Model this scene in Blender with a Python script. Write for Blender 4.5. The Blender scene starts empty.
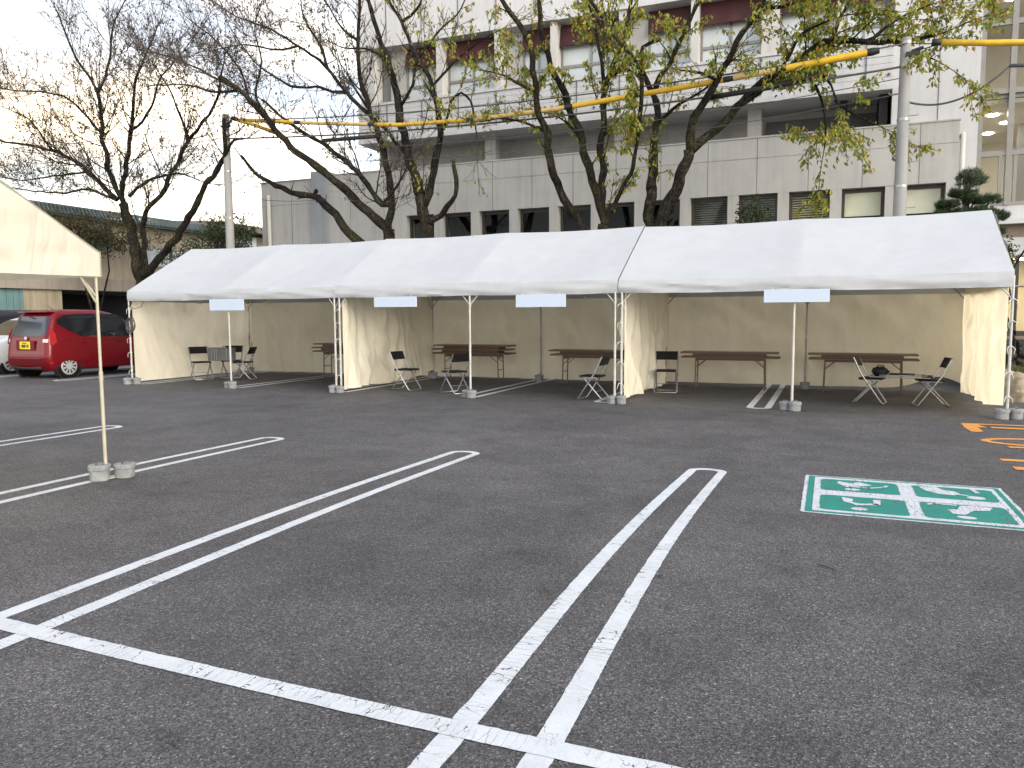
import bpy, bmesh, math, random
from mathutils import Vector, Matrix, noise
import numpy as np
R = math.radians
random.seed(11)
scene = bpy.context.scene
col = scene.collection

# ------------------------------------------------------------------ helpers
class MB:
    """collects shapes, builds ONE mesh object"""
    def __init__(s): s.v=[]; s.f=[]; s.uv=None
    def add(s, vs, fs):
        o=len(s.v); s.v.extend([tuple(p) for p in vs]); s.f.extend([tuple(i+o for i in f) for f in fs]); return s
    def box(s, c, d, rz=0, rx=0, ry=0, bev=0):
        x,y,z=[k/2 for k in d]
        if bev>0:
            b=min(bev,x*.45,y*.45,z*.45); vs=[];fs=[]
            pts=[]
            for (zz,ins) in ((-z,b),(-z+b,0),(z-b,0),(z,b)):
                X=x-ins;Y=y-ins
                for (sx,sy,o) in ((-1,-1,0),(1,-1,1),(1,1,2),(-1,1,3)):
                    if o==0: ring=[(-X,-Y+b),( -X+b,-Y)]
                    elif o==1: ring=[(X-b,-Y),(X,-Y+b)]
                    elif o==2: ring=[(X,Y-b),(X-b,Y)]
                    else: ring=[(-X+b,Y),(-X,Y-b)]
                    pts += [(px,py,zz) for px,py in ring]
            vs=pts
            for l in range(3):
                for i in range(8):
                    j=(i+1)%8; fs.append((l*8+i,l*8+j,(l+1)*8+j,(l+1)*8+i))
            fs.append(tuple(range(7,-1,-1))); fs.append(tuple(range(24,32)))
        else:
            vs=[(-x,-y,-z),(x,-y,-z),(x,y,-z),(-x,y,-z),(-x,-y,z),(x,-y,z),(x,y,z),(-x,y,z)]
            fs=[(0,3,2,1),(4,5,6,7),(0,1,5,4),(1,2,6,5),(2,3,7,6),(3,0,4,7)]
        m=Matrix.Translation(c)@Matrix.Rotation(rz,4,'Z')@Matrix.Rotation(ry,4,'Y')@Matrix.Rotation(rx,4,'X')
        return s.add([m@Vector(p) for p in vs],fs)
    def b2(s,x0,x1,y0,y1,z0,z1,bev=0): return s.box(((x0+x1)/2,(y0+y1)/2,(z0+z1)/2),(abs(x1-x0),abs(y1-y0),abs(z1-z0)),bev=bev)
    def tube(s, pts, rad, seg=8, cap=True, close=False):
        pts=[Vector(p) for p in pts]; n=len(pts)
        if not hasattr(rad,'__len__'): rad=[rad]*n
        vs=[];fs=[]; prev=None
        for i,p in enumerate(pts):
            if close: t=pts[(i+1)%n]-pts[i-1]
            else: t=pts[min(i+1,n-1)]-pts[max(i-1,0)]
            if t.length<1e-9: t=Vector((0,0,1))
            t.normalize()
            if prev is None:
                a=Vector((0,0,1)) if abs(t.z)<.9 else Vector((1,0,0))
                u=t.cross(a).normalized()
            else:
                u=prev-t*prev.dot(t)
                if u.length<1e-6: u=t.orthogonal()
                u.normalize()
            prev=u; w=t.cross(u)
            for k in range(seg):
                a=2*math.pi*k/seg; vs.append(p+(u*math.cos(a)+w*math.sin(a))*rad[i])
        m=n if close else n-1
        for i in range(m):
            for k in range(seg):
                k2=(k+1)%seg; i2=(i+1)%n
                fs.append((i*seg+k,i*seg+k2,i2*seg+k2,i2*seg+k))
        if cap and not close:
            fs.append(tuple(range(seg-1,-1,-1))); fs.append(tuple((n-1)*seg+k for k in range(seg)))
        return s.add(vs,fs)
    def lathe(s, prof, c=(0,0,0), axis='Z', seg=24, cap=True):
        vs=[];fs=[]
        for r,h in prof:
            for k in range(seg):
                a=2*math.pi*k/seg; x,y=r*math.cos(a),r*math.sin(a)
                q={'Z':(x,y,h),'X':(h,x,y),'Y':(y,h,x)}[axis]
                vs.append((c[0]+q[0],c[1]+q[1],c[2]+q[2]))
        n=len(prof)
        for i in range(n-1):
            for k in range(seg):
                k2=(k+1)%seg; fs.append((i*seg+k,i*seg+k2,(i+1)*seg+k2,(i+1)*seg+k))
        if cap: fs.append(tuple(range(seg-1,-1,-1))); fs.append(tuple((n-1)*seg+k for k in range(seg)))
        return s.add(vs,fs)
    def grid(s, fn, nu, nv):
        vs=[fn(i/nu,j/nv) for j in range(nv+1) for i in range(nu+1)]
        fs=[(j*(nu+1)+i,j*(nu+1)+i+1,(j+1)*(nu+1)+i+1,(j+1)*(nu+1)+i) for j in range(nv) for i in range(nu)]
        return s.add(vs,fs)
    def poly(s, pts, z0, z1=None):
        """flat polygon in XY (sheet at z0, or a slab z0..z1)"""
        n=len(pts)
        if z1 is None: return s.add([(x,y,z0) for x,y in pts],[tuple(range(n))])
        vs=[(x,y,z0) for x,y in pts]+[(x,y,z1) for x,y in pts]
        fs=[tuple(range(n-1,-1,-1)),tuple(range(n,2*n))]+[(i,(i+1)%n,n+(i+1)%n,n+i) for i in range(n)]
        return s.add(vs,fs)
    def build(s, name, mat, parent=None, off=None, smooth=False, recalc=True, auto=None):
        o=Vector(off) if off is not None else Vector((0,0,0))
        me=bpy.data.meshes.new(name)
        me.from_pydata([(p[0]-o.x,p[1]-o.y,p[2]-o.z) for p in s.v],[],s.f)
        if recalc:
            bm=bmesh.new(); bm.from_mesh(me); bmesh.ops.recalc_face_normals(bm,faces=bm.faces); bm.to_mesh(me); bm.free()
        me.update()
        if smooth:
            me.polygons.foreach_set('use_smooth',[True]*len(me.polygons))
            if auto:
                try: me.set_sharp_from_angle(angle=R(auto))
                except Exception: pass
        if mat: me.materials.append(mat)
        ob=bpy.data.objects.new(name,me); col.objects.link(ob)
        if parent: ob.parent=parent
        elif off is not None: ob.location=o
        return ob
def tag(o,label=None,cat=None,group=None,kind=None):
    if label: o['label']=label
    if cat: o['category']=cat
    if group: o['group']=group
    if kind: o['kind']=kind
    return o
def thing(name,label,cat,loc=(0,0,0),rz=0,group=None):
    o=bpy.data.objects.new(name,None); col.objects.link(o); o.empty_display_size=.2
    o.location=loc; o.rotation_euler=(0,0,rz)
    return tag(o,label,cat,group)
def dup(root,loc,rz,label,group=None):
    r=root.copy(); col.objects.link(r); r.location=loc; r.rotation_euler=(0,0,rz); r['label']=label
    if group: r['group']=group
    for ch in list(root.children):
        c=ch.copy(); col.objects.link(c); c.parent=r
        for g in list(ch.children):
            d=g.copy(); col.objects.link(d); d.parent=c
    return r
def nz(x,y,z=0): return noise.noise(Vector((x,y,z)))

# ------------------------------------------------------------------ materials
class NT:
    def __init__(s,name):
        s.m=bpy.data.materials.new(name); s.m.use_nodes=True; s.t=s.m.node_tree; s.t.nodes.clear()
        s.out=s.n('ShaderNodeOutputMaterial'); s.tc=s.n('ShaderNodeTexCoord')
    def n(s,ty,**kw):
        nd=s.t.nodes.new(ty)
        for k,v in kw.items():
            if hasattr(nd,k): setattr(nd,k,v)
            else: s.set(nd.inputs[k],v)
        return nd
    def set(s,inp,v):
        if hasattr(v,'is_output') or isinstance(v,bpy.types.NodeSocket): s.t.links.new(v,inp)
        else: inp.default_value=v
    def io(s,nd,**kw):
        for k,v in kw.items(): s.set(nd.inputs[k],v)
        return nd
    def mapping(s,scale=(1,1,1),loc=(0,0,0),rot=(0,0,0),src='Object'):
        m=s.n('ShaderNodeMapping'); s.set(m.inputs['Vector'],s.tc.outputs[src]); m.inputs['Scale'].default_value=scale; m.inputs['Location'].default_value=loc; m.inputs['Rotation'].default_value=rot
        return m.outputs[0]
    def noise(s,vec,scale,detail=4,rough=.55,dist=0):
        n=s.n('ShaderNodeTexNoise'); s.set(n.inputs['Vector'],vec); n.inputs['Scale'].default_value=scale; n.inputs['Detail'].default_value=detail; n.inputs['Roughness'].default_value=rough; n.inputs['Distortion'].default_value=dist
        return n.outputs[0]
    def vor(s,vec,scale,feature='F1',out=0,rnd=1):
        n=s.n('ShaderNodeTexVoronoi'); n.feature=feature; s.set(n.inputs['Vector'],vec); n.inputs['Scale'].default_value=scale; n.inputs['Randomness'].default_value=rnd
        return n.outputs[out]
    def ramp(s,fac,stops,interp='LINEAR'):
        r=s.n('ShaderNodeValToRGB'); r.color_ramp.interpolation=interp; e=r.color_ramp.elements
        while len(e)<len(stops): e.new(.5)
        for i,(p,c) in enumerate(stops):
            e[i].position=p; e[i].color=(c,c,c,1) if not hasattr(c,'__len__') else (*c,1)
        s.set(r.inputs[0],fac); return r.outputs[0]
    def math(s,op,a,b=None,clamp=False):
        m=s.n('ShaderNodeMath'); m.operation=op; m.use_clamp=clamp; s.set(m.inputs[0],a)
        if b is not None: s.set(m.inputs[1],b)
        return m.outputs[0]
    def mix(s,fac,a,b,mode='MIX'):
        m=s.n('ShaderNodeMix'); m.data_type='RGBA'; m.blend_type=mode
        s.set(m.inputs['Factor'],fac)
        for i,v in ((6,a),(7,b)):
            if isinstance(v,tuple) and len(v)==3: v=(*v,1)
            s.set(m.inputs[i],v)
        return m.outputs[2]
    def bump(s,h,strength=.3,dist=.01,normal=None):
        b=s.n('ShaderNodeBump'); b.inputs['Strength'].default_value=strength; b.inputs['Distance'].default_value=dist; s.set(b.inputs['Height'],h)
        if normal: s.set(b.inputs['Normal'],normal)
        return b.outputs[0]
    def pr(s,color,rough=.6,metal=0,normal=None,spec=.5,coat=0,**kw):
        p=s.n('ShaderNodeBsdfPrincipled')
        if isinstance(color,tuple) and len(color)==3: color=(*color,1)
        s.set(p.inputs['Base Color'],color); s.set(p.inputs['Roughness'],rough); s.set(p.inputs['Metallic'],metal); p.inputs['Specular IOR Level'].default_value=spec
        p.inputs['Coat Weight'].default_value=coat
        if normal: s.set(p.inputs['Normal'],normal)
        for k,v in kw.items(): s.set(p.inputs[k.replace('_',' ')],v)
        return p.outputs[0]
    def done(s,sh): s.t.links.new(sh,s.out.inputs['Surface']); return s.m
def simple(name,c,rough=.6,metal=0,var=.12,scale=6,bump=0,spec=.5,coat=0,grime=0):
    t=NT(name); n=t.noise(t.tc.outputs['Object'],scale,5,.6)
    k=t.ramp(n,[(.3,1-var),(.7,1+var*.5)])
    c3=t.mix(1.0,c,k,'MULTIPLY')
    nm=t.bump(t.noise(t.tc.outputs['Object'],scale*8,3),bump,.01) if bump else None
    return t.done(t.pr(c3,rough,metal,nm,spec,coat))

M={}
def asphalt_nodes(t):
    v=t.tc.outputs['Object']
    cell=t.vor(v,140,'F1',1); g=t.n('ShaderNodeSeparateColor'); t.set(g.inputs[0],cell)
    cell2=t.vor(v,300,'F1',1); g2=t.n('ShaderNodeSeparateColor'); t.set(g2.inputs[0],cell2)
    base=t.ramp(g.outputs[0],[(0,.38),(.45,.78),(.8,1.1),(.95,1.5),(1,2.5)])
    pit=t.ramp(t.noise(v,55,4,.7,.5),[(.33,.45),(.47,1.0),(.62,1.0),(.74,1.35)])
    fine=t.math('MULTIPLY',t.ramp(g2.outputs[0],[(0,.6),(.6,1.0),(.93,1.2),(1,2.5)]),pit)
    agg=t.math('MULTIPLY',base,fine)
    big=t.ramp(t.noise(v,.42,6,.62,.6),[(.28,.62),(.5,.96),(.74,1.26)])
    mid=t.ramp(t.noise(v,2.2,6,.62,.5),[(.3,.76),(.5,1.0),(.72,1.16)])
    st=t.ramp(t.noise(t.mapping((.35,1.6,1),(3,1,0),(0,0,.35)),.9,5,.65,1.2),[(.36,.90),(.52,1.0),(1,1.02)])
    tone=t.math('MULTIPLY',t.math('MULTIPLY',big,mid),st)
    spots=t.ramp(t.noise(t.mapping((1,1,1),(7.3,2.2,0)),2.6,4,.55),[(.64,1.0),(.71,.72)])
    tot=t.math('MULTIPLY',t.math('MULTIPLY',agg,tone),spots)
    hue=t.mix(t.noise(v,.25,3),(.112,.103,.101),(.103,.099,.105))
    colr=t.mix(1.0,hue,tot,'MULTIPLY')
    h=t.math('ADD',t.vor(v,140,'F1',0),t.math('MULTIPLY',t.noise(v,300,2),.4))
    nm=t.bump(h,.6,.005)
    rough=t.ramp(g.outputs[1],[(0,.62),(1,.9)])
    return colr,rough,nm
def mk_asphalt():
    t=NT('asphalt'); c,r,n=asphalt_nodes(t); M['asphalt']=t.done(t.pr(c,r,0,n,.4))
mk_asphalt()
def mk_paint(name,colr,wear=.5,ax='Y',edge=True):
    """road paint: cracked across and worn down to the aggregate; uv-free, object coordinates"""
    t=NT(name); v=t.tc.outputs['Object']
    ac,ar,an=asphalt_nodes(t)
    sc=(5,27,1) if ax=='Y' else (27,5,1)
    wob=t.noise(v,9,3)
    mp=t.n('ShaderNodeVectorMath'); mp.operation='ADD'; t.set(mp.inputs[0],t.mapping(sc))
    w3=t.n('ShaderNodeTexNoise'); t.set(w3.inputs['Vector'],v); w3.inputs['Scale'].default_value=14; w3.inputs['Detail'].default_value=4
    ws=t.n('ShaderNodeVectorMath'); ws.operation='SCALE'; t.set(ws.inputs[0],w3.outputs[1]); ws.inputs['Scale'].default_value=.9
    t.set(mp.inputs[1],ws.outputs[0])
    crack=t.vor(mp.outputs[0],1.0,'DISTANCE_TO_EDGE',0)
    thr=t.ramp(t.noise(v,2.1,4,.6),[(.42,.0),(.76,.018+.035*wear)])
    ck=t.math('LESS_THAN',crack,thr)
    pit=t.math('GREATER_THAN',t.noise(v,70,4,.7),t.ramp(t.noise(v,1.3,4,.6),[(.3,.9),(.8,.80-.07*wear)]))
    gone=t.math('MAXIMUM',ck,pit)
    tone=t.ramp(t.noise(v,5,6,.65),[(.25,.82),(.6,1.0),(.8,1.04)])
    grain=t.ramp(t.noise(v,120,2),[(.3,.9),(.7,1.04)])
    pc=t.mix(1.0,t.mix(1.0,colr,tone,'MULTIPLY'),grain,'MULTIPLY')
    c=t.mix(gone,pc,ac)
    nm=t.bump(t.math('ADD',t.noise(v,150,3),t.math('MULTIPLY',gone,-1.5)),.5,.004)
    M[name]=t.done(t.pr(c,.75,0,nm,.35))
mk_paint('paint_long',(.60,.615,.64),.5,'Y')
mk_paint('paint_cross',(.60,.615,.64),.75,'X')
mk_paint('paint_green',(.018,.225,.180),.8,'X')
mk_paint('paint_white',(.56,.57,.60),.8,'X')
mk_paint('paint_orange',(.72,.31,.07),.3,'X')

def mk_fabric(name,c,trans=.3,stain=(.6,.5,.34),st=.35,rough=.62,fold=1.0,tcol=None):
    t=NT(name); v=t.tc.outputs['Object']
    n1=t.noise(v,.9,6,.65,.5); n2=t.noise(t.mapping((1,1,.35)),3.2,5,.6)
    k=t.math('MULTIPLY',t.ramp(n1,[(.55,0.0),(.85,1.0)]),st)
    cc=t.mix(k,c,stain)
    cc=t.mix(1.0,cc,t.ramp(n2,[(.25,.93),(.75,1.03)]),'MULTIPLY')
    h=t.math('ADD',t.math('MULTIPLY',t.noise(t.mapping((1,1,.5),(0,0,0),(0,.6,.0)),1.9,3,.5,1.4),1.6),t.math('MULTIPLY',t.noise(t.mapping((1,1,.4),(3,0,0),(0,-.5,.0)),5,2,.5,.8),.22))
    nm=t.bump(h,.55*fold,.06)
    a=t.pr(cc,rough,0,nm,.3)
    b=t.n('ShaderNodeBsdfTranslucent'); t.set(b.inputs[0],t.mix(1.0,cc,tcol or (1,.95,.85),'MULTIPLY')); t.set(b.inputs['Normal'],nm)
    mx=t.n('ShaderNodeMixShader'); mx.inputs[0].default_value=trans
    t.t.links.new(a,mx.inputs[1]); t.t.links.new(b.outputs[0],mx.inputs[2])
    M[name]=t.done(mx.outputs[0])
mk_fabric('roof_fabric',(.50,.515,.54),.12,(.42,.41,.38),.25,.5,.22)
mk_fabric('old_roof_fabric',(.80,.755,.64),.36,(.70,.64,.50),.4,.55,.8)
mk_fabric('partition_fabric',(.86,.815,.68),.25,(.66,.50,.30),.35,.7,1.4)
mk_fabric('curtain_fabric',(.95,.895,.74),.58,(.66,.50,.30),.35,.7,.8)
M['pole_cream']=simple('pole_cream',(.45,.42,.32),.4,.1,.2,9)

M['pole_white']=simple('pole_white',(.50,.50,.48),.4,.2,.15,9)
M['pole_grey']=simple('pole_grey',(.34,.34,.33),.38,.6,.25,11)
M['chrome']=simple('chrome',(.42,.42,.42),.35,.8,.1,20)
M['tube_dark']=simple('tube_dark',(.16,.16,.17),.35,.7,.1,20)
M['vinyl']=simple('vinyl',(.009,.009,.010),.55,0,.25,12,.1,.25)
M['weight']=simple('weight',(.25,.26,.26),.8,0,.35,14,.3)
M['weight_dark']=simple('weight_dark',(.13,.14,.16),.8,0,.3,14,.3)
M['sign']=simple('sign',(.49,.57,.68),.5,0,.03,3)
def mk_wood():
    t=NT('table_wood'); v=t.mapping((2.2,26,26))
    n=t.noise(v,1.6,5,.6,1.4); c=t.ramp(n,[(.25,(.040,.018,.009)),(.5,(.078,.036,.017)),(.78,(.12,.060,.029))])
    M['table_wood']=t.done(t.pr(c,.38,0,None,.5))
mk_wood()
M['table_edge']=simple('table_edge',(.15,.088,.045),.5,0,.3,12)
M['table_leg']=simple('table_leg',(.15,.10,.065),.45,.3,.2,14)
M['rubber']=simple('rubber',(.010,.010,.010),.85,0,.3,20,.2,.15)
M['black']=simple('black',(.012,.012,.013),.6,0,.2,10)
M['cable']=simple('cable',(.07,.07,.075),.6,0,.2,10)
M['tie']=simple('tie',(.68,.66,.6),.8,0,.1,20)
M['yellow']=simple('yellow',(.62,.38,.02),.42,0,.2,6)
M['yellow_old']=simple('yellow_old',(.52,.36,.13),.6,0,.25,6)
def mk_bark():
    t=NT('bark'); v=t.tc.outputs['Object']
    a=t.noise(t.mapping((7,7,2.2)),2.2,7,.68,1.2); b=t.noise(v,1.1,4,.6); c2=t.noise(v,26,4,.7)
    c=t.ramp(a,[(.36,(.003,.003,.003)),(.50,(.015,.011,.009)),(.62,(.050,.040,.033)),(.78,(.16,.14,.12))])
    lich=t.math('MULTIPLY',t.ramp(b,[(.47,0),(.62,1)]),t.ramp(c2,[(.45,0),(.6,.5)]))
    c=t.mix(lich,c,(.12,.125,.045))
    nm=t.bump(t.math('ADD',a,t.math('MULTIPLY',c2,.4)),1.0,.09)
    M['bark']=t.done(t.pr(c,.9,0,nm,.2))
mk_bark()
M['twig']=simple('twig',(.050,.036,.030),.85,0,.3,3)
M['cut_wood']=simple('cut_wood',(.22,.15,.09),.9,0,.3,12)
def mk_leaf(name,cols,trans=.45):
    t=NT(name); g=t.n('ShaderNodeNewGeometry')
    c=t.ramp(g.outputs['Random Per Island'],[((i+.5)/len(cols),k) for i,k in enumerate(cols)],'CONSTANT' if 0 else 'LINEAR')
    a=t.pr(c,.5,0,None,.4); b=t.n('ShaderNodeBsdfTranslucent'); t.set(b.inputs[0],c)
    mx=t.n('ShaderNodeMixShader'); mx.inputs[0].default_value=trans; t.t.links.new(a,mx.inputs[1]); t.t.links.new(b.outputs[0],mx.inputs[2])
    M[name]=t.done(mx.outputs[0])
mk_leaf('leaf_autumn',[(.13,.19,.03),(.20,.26,.035),(.33,.34,.035),(.45,.40,.04),(.24,.28,.04),(.40,.24,.05),(.15,.21,.03)])
mk_leaf('leaf_dull',[(.06,.06,.025),(.10,.09,.04),(.14,.12,.03),(.09,.05,.03),(.08,.09,.03)])
mk_leaf('leaf_green',[(.025,.05,.018),(.045,.075,.025),(.035,.06,.02),(.08,.10,.03)],.3)
mk_leaf('needle',[(.022,.042,.02),(.045,.075,.03),(.075,.11,.04),(.03,.055,.025)],.2)
mk_leaf('grass',[(.08,.10,.03),(.13,.15,.05),(.18,.17,.06),(.06,.08,.03)],.3)

def mk_concrete(name,c,var=.14,streak=.2,scale=1.0):
    t=NT(name); v=t.tc.outputs['Object']
    a=t.ramp(t.noise(v,.7*scale,6,.65),[(.3,1-var),(.7,1+var*.4)])
    b=t.ramp(t.noise(t.mapping((5,5,.45)),1.2,5,.65),[(.45,1.0),(.8,1-streak)])
    f=t.ramp(t.noise(v,40,3),[(.3,.96),(.7,1.03)])
    k=t.math('MULTIPLY',t.math('MULTIPLY',a,b),f)
    M[name]=t.done(t.pr(t.mix(1.0,c,k,'MULTIPLY'),.78,0,t.bump(t.noise(v,60,4),.15,.01),.3))
mk_concrete('panel',(.42,.415,.40))
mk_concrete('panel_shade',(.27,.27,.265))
mk_concrete('panel_blue',(.29,.315,.335))
mk_concrete('white_wall',(.54,.54,.55),.08,.12)
mk_concrete('fascia',(.54,.54,.55),.1,.16)
mk_concrete('pillar',(.52,.515,.50),.1,.2)
mk_concrete('soffit',(.24,.25,.26),.1,.1)
mk_concrete('beige_wall',(.40,.345,.26),.2,.35)
mk_concrete('beige_dim',(.33,.29,.25),.2,.3)
mk_concrete('brown_roof',(.25,.20,.16),.2,.2)
mk_concrete('blue_band',(.075,.075,.125),.2,.2)
mk_concrete('teal',(.15,.26,.27),.2,.3)
mk_concrete('teal_roof',(.13,.165,.165),.3,.4)
M['joint']=simple('joint',(.10,.10,.10),.8)
M['frame_dark']=simple('frame_dark',(.045,.038,.034),.5,.2)
M['frame_alu']=simple('frame_alu',(.24,.23,.21),.4,.5,.1)
M['awning']=simple('awning',(.052,.008,.009),.7,0,.25,2)
M['blind']=simple('blind',(.85,.82,.70),.7,0,.1,3)
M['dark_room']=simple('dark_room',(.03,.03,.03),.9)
M['room_wall']=simple('room_wall',(.55,.50,.41),.8,0,.1,1)
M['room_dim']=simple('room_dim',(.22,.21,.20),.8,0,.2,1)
M['pole_concrete']=None
mk_concrete('pole_concrete',(.30,.30,.30),.12,.15,3)
M['pvc']=simple('pvc',(.58,.56,.50),.5)
def mk_glass(name,tint=(.8,.85,.85),refl=.25,rough=.03):
    t=NT(name); a=t.n('ShaderNodeBsdfTransparent'); a.inputs[0].default_value=(*tint,1)
    g=t.n('ShaderNodeBsdfGlossy'); g.inputs[0].default_value=(.9,.9,.92,1); t.set(g.inputs['Roughness'],rough)
    nm=t.bump(t.noise(t.tc.outputs['Object'],.9,2),.06,.05); t.set(g.inputs['Normal'],nm)
    fr=t.n('ShaderNodeLayerWeight'); fr.inputs[0].default_value=.3
    f=t.math('ADD',t.math('MULTIPLY',fr.outputs[0],.28),refl,True)
    mx=t.n('ShaderNodeMixShader'); t.set(mx.inputs[0],f); t.t.links.new(a.outputs[0],mx.inputs[1]); t.t.links.new(g.outputs[0],mx.inputs[2])
    M[name]=t.done(mx.outputs[0])
mk_glass('glass',(.93,.94,.92),.0); mk_glass('glass_sky',(.6,.65,.65),.45); mk_glass('glass_dark',(.25,.25,.25),.12)
def mk_window_pale():
    t=NT('pale_window'); v=t.tc.outputs['Object']
    c=t.ramp(t.noise(v,.8,3),[(.3,(.40,.44,.45)),(.7,(.55,.60,.62))])
    M['pale_window']=t.done(t.pr(c,.12,0,None,.6))
mk_window_pale()
def mk_paintcar(name,c):
    t=NT(name); M[name]=t.done(t.pr(c,.35,.1,t.bump(t.noise(t.tc.outputs['Object'],1.2,2),.03,.02),.25,.4,Coat_Roughness=.06))
mk_paintcar('car_red',(.145,.002,.007)); mk_paintcar('car_white',(.62,.64,.66)); mk_paintcar('car_dark',(.02,.022,.03))
def g_(name,c,r): 
    t=NT(name); M[name]=t.done(t.pr(c,r,0,None,.5,.2))
g_('car_glass',(.010,.012,.016),.08); g_('car_glass_light',(.035,.045,.055),.12)
g_('tail_lens',(.33,.015,.018),.15); g_('clear_lens',(.55,.45,.45),.12)
M['plate']=simple('plate',(.75,.62,.02),.5,0,.02)
M['plate_text']=simple('plate_text',(.02,.02,.02),.6)
M['hubcap']=simple('hubcap',(.52,.53,.55),.3,.4,.05)
M['arch']=simple('arch',(.008,.008,.009),.9)
def emit(name,c,s):
    t=NT(name); e=t.n('ShaderNodeEmission'); e.inputs[0].default_value=(*c,1); e.inputs[1].default_value=s; M[name]=t.done(e.outputs[0])
emit('lamp_on',(1,.93,.8),30); emit('lamp_warm',(1,.80,.45),30)
def mk_stone():
    t=NT('stone_wall'); v=t.mapping((1,1,1)); 
    d=t.vor(v,3.2,'DISTANCE_TO_EDGE',0); c=t.vor(v,3.2,'F1',1); s=t.n('ShaderNodeSeparateColor'); t.set(s.inputs[0],c)
    k=t.ramp(s.outputs[0],[(0,.45),(1,1.35)]); n=t.ramp(t.noise(v,9,6,.7),[(.3,.6),(.7,1.3)])
    cc=t.mix(1.0,t.mix(1.0,(.085,.078,.072),k,'MULTIPLY'),n,'MULTIPLY')
    cc=t.mix(t.ramp(d,[(.02,1),(.07,0)]),cc,(.012,.012,.012))
    h=t.math('ADD',t.ramp(d,[(0,0),(.15,1)]),t.math('MULTIPLY',t.noise(v,12,5),.4))
    M['stone_wall']=t.done(t.pr(cc,.9,0,t.bump(h,1.0,.08),.2))
mk_stone()
M['rock']=simple('rock',(.36,.31,.22),.9,0,.5,5,.8)
M['soil']=simple('soil',(.07,.055,.04),.95,0,.4,5,.6)

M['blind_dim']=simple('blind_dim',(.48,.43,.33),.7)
M['recess_panel']=simple('recess_panel',(.12,.12,.125),.6,0,.2,2)
# ------------------------------------------------------------------ ground and markings (setting)
g=MB()
g.add([(-160,-60,0),(160,-60,0),(160,220,0),(-160,220,0)],[(0,1,2,3)])
tag(g.build('ground',M['asphalt']),kind='structure')
def wob_strip(mb,x0,x1,y0,y1,z,ax='Y',step=.035,amp=.005,seed=0):
    """painted strip whose long edges are slightly ragged"""
    L=(y1-y0) if ax=='Y' else (x1-x0); n=max(2,min(400,int(L/step)))
    vs=[]
    for i in range(n+1):
        t=i/n
        if ax=='Y':
            y=y0+L*t; a=amp*(nz(y*11,seed,1)+.7*nz(y*47,seed,4)); b=amp*(nz(y*11,seed,9)+.7*nz(y*47,seed,14)); vs+= [(x0+a,y,z),(x1+b,y,z)]
        else:
            x=x0+L*t; a=amp*(nz(x*11,seed,1)+.7*nz(x*47,seed,4)); b=amp*(nz(x*11,seed,9)+.7*nz(x*47,seed,14)); vs+= [(x,y0+a,z),(x,y1+b,z)]
    mb.add(vs,[(2*i,2*i+1,2*i+3,2*i+2) for i in range(n)])
def prof(y):
    t=max(0,min(1,(y-2.3)/4.9)); return -.06*math.sin(math.pi*t)**1.1-.01*t, .21-.035*t, .098-.020*t
def bowed(mb,c,s,y0,y1,z,seed,step=.018):
    n=int((y1-y0)/step); vs=[]
    for i in range(n+1):
        y=y0+(y1-y0)*i/n; o,h,w=prof(y); e=lambda k:.0035*(nz(y*9,seed,k)+.9*nz(y*60,seed,k+3)+.6*nz(y*130,seed,k+6))
        xo=c+o+s*h+e(1); xi=c+o+s*(h-w)+e(20)
        vs+=[(min(xo,xi),y,z),(max(xo,xi),y,z)]
    mb.add(vs,[(2*i,2*i+1,2*i+3,2*i+2) for i in range(n)])
def arc_end(mb,cx,cy,r0,r1,z,up=1,n=14):
    vs=[]
    for i in range(n+1):
        a=math.pi*i/n; vs+=[(cx+r0*math.cos(a),cy+up*r0*math.sin(a)*.55,z),(cx+r1*math.cos(a),cy+up*r1*math.sin(a)*.75,z)]
    mb.add(vs,[(2*i,2*i+1,2*i+3,2*i+2) for i in range(n)])
def uline(xl,xr,y0,y1,up,seed,w=.105):
    mb=MB()
    ye=y1 if up>0 else y0
    # xl/xr = outer edges
    cx=(xl+xr)/2; ro=(xr-xl)/2; ri=ro-w
    # each leg runs up to the rounded end
    sgn=up
    a,b=(y0,y1) if up>0 else (y0,y1)
    wob_strip(mb,xl,xl+w,a,b,.002,'Y',seed=seed); wob_strip(mb,xr-w,xr,a,b,.002,'Y',seed=seed+3)
    arc_end(mb,cx,ye,ri,ro,.002,sgn)
    return tag(mb.build('parking_line',M['paint_long'],recalc=False),kind='structure')
# near row: open pairs with rounded far ends, crossed by one long line
for i,(xl,xr,ye) in enumerate([(-1.21,-.79,7.12),(-3.73,-3.29,7.16),(-6.32,-5.89,7.2),(-9.02,-8.6,7.25),(-11.6,-11.18,7.25),(1.75,2.17,5.0)]):
    if i==5: continue
    mb=MB(); c=[-.995,-3.50,-6.05,-8.72,-11.3][i]; bowed(mb,c,-1,-3.0,ye,.002,i*7+1); bowed(mb,c,1,-3.0,ye,.002,i*7+4)
    o,h,w_=prof(ye); arc_end(mb,c+o,ye,h-w_,h,.002,1)
    tag(mb.build('parking_line',M['paint_long'],recalc=False),kind='structure')
for i,(xl,xr) in enumerate([(-1.17,-.80),(-3.62,-3.22),(-6.10,-5.72),(-8.86,-8.46),(-11.42,-11.02),(-14.0,-13.6),(-16.55,-16.15),(-19.1,-18.7),(-21.7,-21.3)]):
    uline(xl,xr,12.35,17.2,-1,i*7+60,.10)
mb=MB(); n=900; vs=[]
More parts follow.
